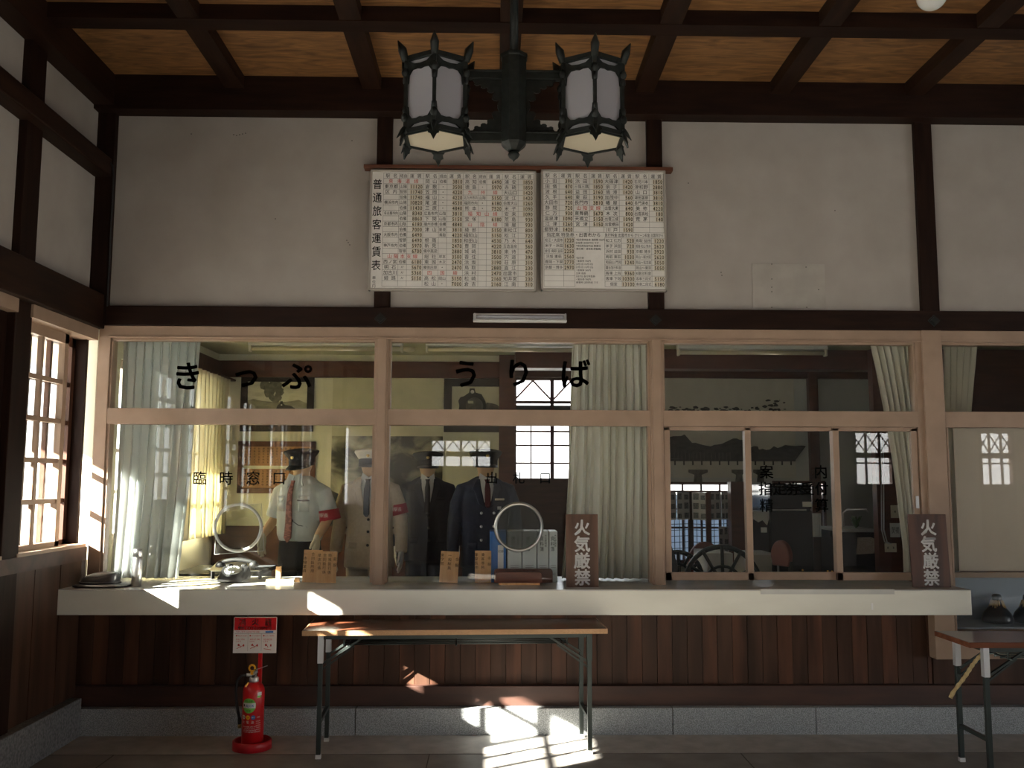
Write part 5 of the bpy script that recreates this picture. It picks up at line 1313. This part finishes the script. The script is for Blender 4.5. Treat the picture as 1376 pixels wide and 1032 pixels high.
# chairs and tables
def round_chair(u, v, y, m, label, w=.24, arms=False):
    x, z = P(u, v, y); t = thing('round_back_chair', label, 'chair', (x, y, ZO), group='round-backed chairs in the office')
    zs = .45+ZO
    obj('seat', MB().lathe([(w*.9, zs-.03), (w, zs-.01), (w*.96, zs+.02), (0, zs+.025)], (x, y+.22, 0), m, 24), t)
    bk = MB(); R = w
    bk.tube([(x+R*math.cos(a), y-.02+.05*math.sin(a), z-R+R*math.sin(a)) for a in [PI*k/16 for k in range(17)]], .020, m, 10)
    bk.tube([(x+R*.5*math.cos(a), y-.01, z-R+R*.5*math.sin(a)) for a in [2*PI*k/24 for k in range(24)]], .012, m, 8, closed=True)
    for k in range(7): a = PI*k/6; bk.tube([(x+.10*math.cos(a), y-.01, z-R+.10*math.sin(a)), (x+R*math.cos(a), y, z-R+R*math.sin(a))], .014, m, 8)
    obj('backrest', bk, t)
    for sx in (-1, 1):
        obj('leg', MB().tube([(x+sx*R, y-.02, z-R), (x+sx*R*.95, y+.02, zs), (x+sx*R, y-.02, ZO)], .016, m, 8), t)
        obj('leg', MB().tube([(x+sx*R*.8, y+.40, zs-.02), (x+sx*R*.85, y+.42, ZO)], .016, m, 8), t)
round_chair(970, 735, 1.35, 'chair_green', 'dark green chair with spoked round back in the information window', .30)
round_chair(911, 742, 2.0, 'chair_green', 'dark chair left of the green spoked-back chair', .20)
def pad_chair(u, v, y, w, m, label, rz=0):
    x, z = P(u, v, y); t = thing('padded_chair', label, 'chair', (x, y, ZO), math.radians(rz), group='padded chairs in the office'); z -= ZO
    pts = [(w*math.cos(PI*k/14), z-w*1.25+w*1.25*math.sin(PI*k/14)) for k in range(15)]+[(-w*.85, z-w*2), (w*.85, z-w*2)]
    obj('backrest', MB().prism(pts, lambda a, c, d: (a, d, c), m, .05), t, local=True, bevel=.012)
    obj('seat', MB().box(-w, w, .05, .45, .40, .46, m), t, local=True, bevel=.015)
    for sx in (-1, 1):
        for yy in (.03, .42): obj('leg', MB().box(sx*w*.85-.015, sx*w*.85+.015, yy-.015, yy+.015, 0, .40 if yy > .1 else z-w*1.6, 'rubber'), t, local=True)
pad_chair(948, 728, 2.60, .17, 'chair_red', 'dark red padded chair behind the white table, left of the pillar')
pad_chair(1047, 726, 1.95, .11, 'chair_red', 'reddish-brown chair seen beside the tablecloth, right of the sash bar', -62)
def cloth_table(u0, u1, v, y, label, dep=.55):
    x0, z = P(u0, v, y); x1, _ = P(u1, v, y); t = thing('cloth_covered_table', label, 'table', ((x0+x1)/2, y+dep/2, ZO), group='cloth-covered tables')
    obj('tabletop', MB().box(x0+.01, x1-.01, y+.01, y+dep-.01, z-.03, z, 'board_wood'), t)
    obj('tablecloth', MB().box(x0, x1, y, y+dep, z, z+.004, 'cloth_white').box(x0, x1, y-.004, y, z-.26, z+.004, 'cloth_white').box(x0-.004, x0, y, y+dep, z-.26, z+.004, 'cloth_white').box(x1, x1+.004, y, y+dep, z-.26, z+.004, 'cloth_white'), t)
    for x in (x0+.04, x1-.04):
        for yy in (y+.05, y+dep-.05): obj('leg', MB().box(x-.02, x+.02, yy-.02, yy+.02, ZO, z-.03, 'board_wood'), t)
cloth_table(951, 984, 744, 2.0, 'white-clothed table behind the green spoked chair')
cloth_table(1008, 1046, 746, 2.45, 'white-clothed table beside the reddish-brown chair')
# refrigerator
xa, z1 = P(1034, 650, 3.0); xb, zm = P(1091, 685, 3.0)
rf = thing('refrigerator', 'tall dark blue-black refrigerator behind the information window', 'refrigerator', ((xa+xb)/2, 3.3, ZO))
obj('body', MB().box(xa, xb, 3.04, 3.62, ZO, z1, 'fridge_dark'), rf, bevel=.006)
obj('door', MB().box(xa, xb, 3.0, 3.038, zm+.01, z1, 'fridge_dark'), rf, bevel=.008); d2 = obj('door', MB().box(xa, xb, 3.0, 3.038, ZO+.04, zm-.01, 'fridge_dark'), rf, bevel=.008)
obj('handle', MB().box(xa+.02, xb-.06, 2.985, 3.0, zm-.010, zm+.006, 'steel'), d2)
nx, nz = P(1084, 677, 2.99); single('fridge_note', MB().box(nx-.04, nx+.05, 2.994, 2.999, nz-.03, nz+.02, 'paper'), 'pale slip of paper stuck on the refrigerator door', 'note')
# small cupboard left of the refrigerator with a draped cloth
xa, z1 = P(1012, 688, 3.05); xb, _ = P(1033, 688, 3.05)
cb = thing('low_cupboard', 'dark low cupboard left of the refrigerator', 'cupboard', ((xa+xb)/2, 3.25, ZO)); obj('body', MB().box(xa, xb, 3.06, 3.5, ZO, z1, 'fridge_dark'), cb, bevel=.004); obj('label', MB().box(xb-.08, xb-.02, 3.055, 3.06, z1-.20, z1-.15, 'paper'), cb)
single('draped_cloth', MB().box(xa-.005, xb+.005, 3.05, 3.5, z1, z1+.006, 'cloth_white').front([(xa, z1+.006), (xa, z1-.07), (xa+.05, z1-.10), (xa+.09, z1-.08), (xb-.02, z1-.13), (xb+.005, z1-.05), (xb+.005, z1+.006)], 3.046, 'cloth_white', .006), 'white cloth draped over the cupboard left of the refrigerator', 'cloth')
# hanging towel, sink counter
xa, z1 = P(1094, 690, 2.9); xb, z0 = P(1106, 722, 2.9)
hk = MB(); N_ = 12
hk.prism([(xa+(xb-xa)*k/N_, .012*math.sin(k*1.9)) for k in range(N_+1)]+[(xb-(xb-xa)*k/N_, .012*math.sin((N_-k)*1.9)+.008) for k in range(N_+1)], lambda a, c, d: (a, 2.95+c, z0+d), 'cloth_white', z1-z0)
single('hand_towel', hk, 'striped pale towel hanging right of the refrigerator', 'towel')
xa, z1 = P(1133, 715, 2.55); xb, _ = P(1178, 715, 2.55)
sk = thing('sink_counter', 'grey sink counter in the right sash of the information window', 'sink', ((xa+xb)/2, 2.8, ZO)); obj('body', MB().box(xa-.02, xb, 2.56, 3.1, ZO, z1, 'fridge_dark'), sk); obj('top', MB().box(xa-.02, xb, 2.53, 3.1, z1, z1+.03, 'alu'), sk, bevel=.004)
fxx, fz = P(1140, 690, 2.9); obj('tap', MB().tube([(fxx-.05, 2.9, z1), (fxx-.05, 2.9, fz), (fxx-.02, 2.88, fz+.04), (fxx+.14, 2.8, fz+.045), (fxx+.15, 2.8, fz+.02)], .010, 'steel', 10), sk)
px_, pz = P(1150, 700, 2.75); pb = MB()
for k in range(22): a = random.uniform(0, 2*PI); e = random.uniform(.3, 1); pb.tube([(px_, 2.75, z1+.03), (px_+.02*math.cos(a), 2.75+.02*math.sin(a), z1+.03+.08*e), (px_+.07*math.cos(a)*e, 2.75+.07*math.sin(a), z1+.04+.12*e)], [.004, .012, .002], 'plant', 5)
single('small_plant', pb, 'small green plant on the sink counter', 'plant')
xa, z1 = P(1151, 722, 2.5); xb, z0 = P(1176, 745, 2.5); single('dish_cloth', MB().prism([(xa, z0), (xb-.01, z0+.01), (xb, z1-.01), (xb-.03, z1), (xa+.02, z1-.005)], lambda a, c, d: (a, 2.50+d+.01*math.sin(a*60), c), 'towel', .02), 'speckled brown cloth hung over the sink counter edge', 'cloth')
# switches and sockets on the brown wall
def plate(u0, u1, v0, v1, name, label, cat, mm='plate'):
    xa, z1 = P(u0, v0, 2.19); xb, z0 = P(u1, v1, 2.19); t = thing(name, label, cat, ((xa+xb)/2, 2.195, z0)); obj('plate', MB().box(xa, xb, 2.188, 2.1995, z0, z1, mm), t, bevel=.002)
    return t, xa, xb, z0, z1
t, xa, xb, z0, z1 = plate(1197, 1208, 679, 696, 'light_switch', 'cream light switch on the brown wall, topmost of the wall plates', 'switch'); obj('rocker', MB().box(xa+.03, xb-.03, 2.184, 2.188, (z0+z1)/2-.008, (z0+z1)/2+.008, 'rubber'), t)
t, xa, xb, z0, z1 = plate(1196, 1210, 703, 722, 'wall_notice', 'white handwritten notice taped on the brown wall below the switch', 'notice', 'paper'); L = MB(); text(L, '禁煙', (xa+xb)/2, z1-.05, .035, 'ink', 2.187); text(L, '火気', (xa+xb)/2, z0+.05, .035, 'ink', 2.187); obj('lettering', L, t)
t, xa, xb, z0, z1 = plate(1189, 1205, 730, 742, 'wall_socket', 'white double socket low on the brown wall', 'socket')
for k in (0, 1): obj('outlet', MB().box(xa+.02+k*.05, xa+.03+k*.05, 2.185, 2.188, z0+.03, z1-.03, 'ink_line'), t)
c1 = [P(1187, 590, 2.185), P(1188, 712, 2.185), P(1192, 728, 2.185), P(1197, 731, 2.185)]
single('wall_conduit', MB().tube([(a, 2.19, c) for a, c in c1], .006, 'alu', 6).tube([(a-.02, 2.19, c) for a, c in c1], .005, 'alu', 6), 'pair of grey cables running down the brown wall to the socket', 'cable')
# dried flowers inside the sill
df = MB(); rnd = random.Random(12)
for (u, n_) in ((1010, 10), (1068, 6), (1088, 14), (1112, 9), (1122, 12), (958, 6)):
    x, _ = P(u, 775, .62)
    for k in range(n_):
        a = x+rnd.uniform(-.05, .05); y = .62+rnd.uniform(-.03, .03); z = .86+rnd.uniform(.015, .10)*rnd.random()**.4
        df.tube([(a+.01, y, .86), (a, y, z)], .0012, 'plant', 4); df.lathe([(0, -.006), (.008, 0), (.006, .006), (0, .008)], (a, y, z), 'yellow', 6)
o = single('dried_flowers', df, 'scattered small yellow dried flowers inside the information window sill', 'flowers'); o['kind'] = 'stuff'
# two-tone wall rail at the rear and hanging rod
bpy.context.view_layer.update()
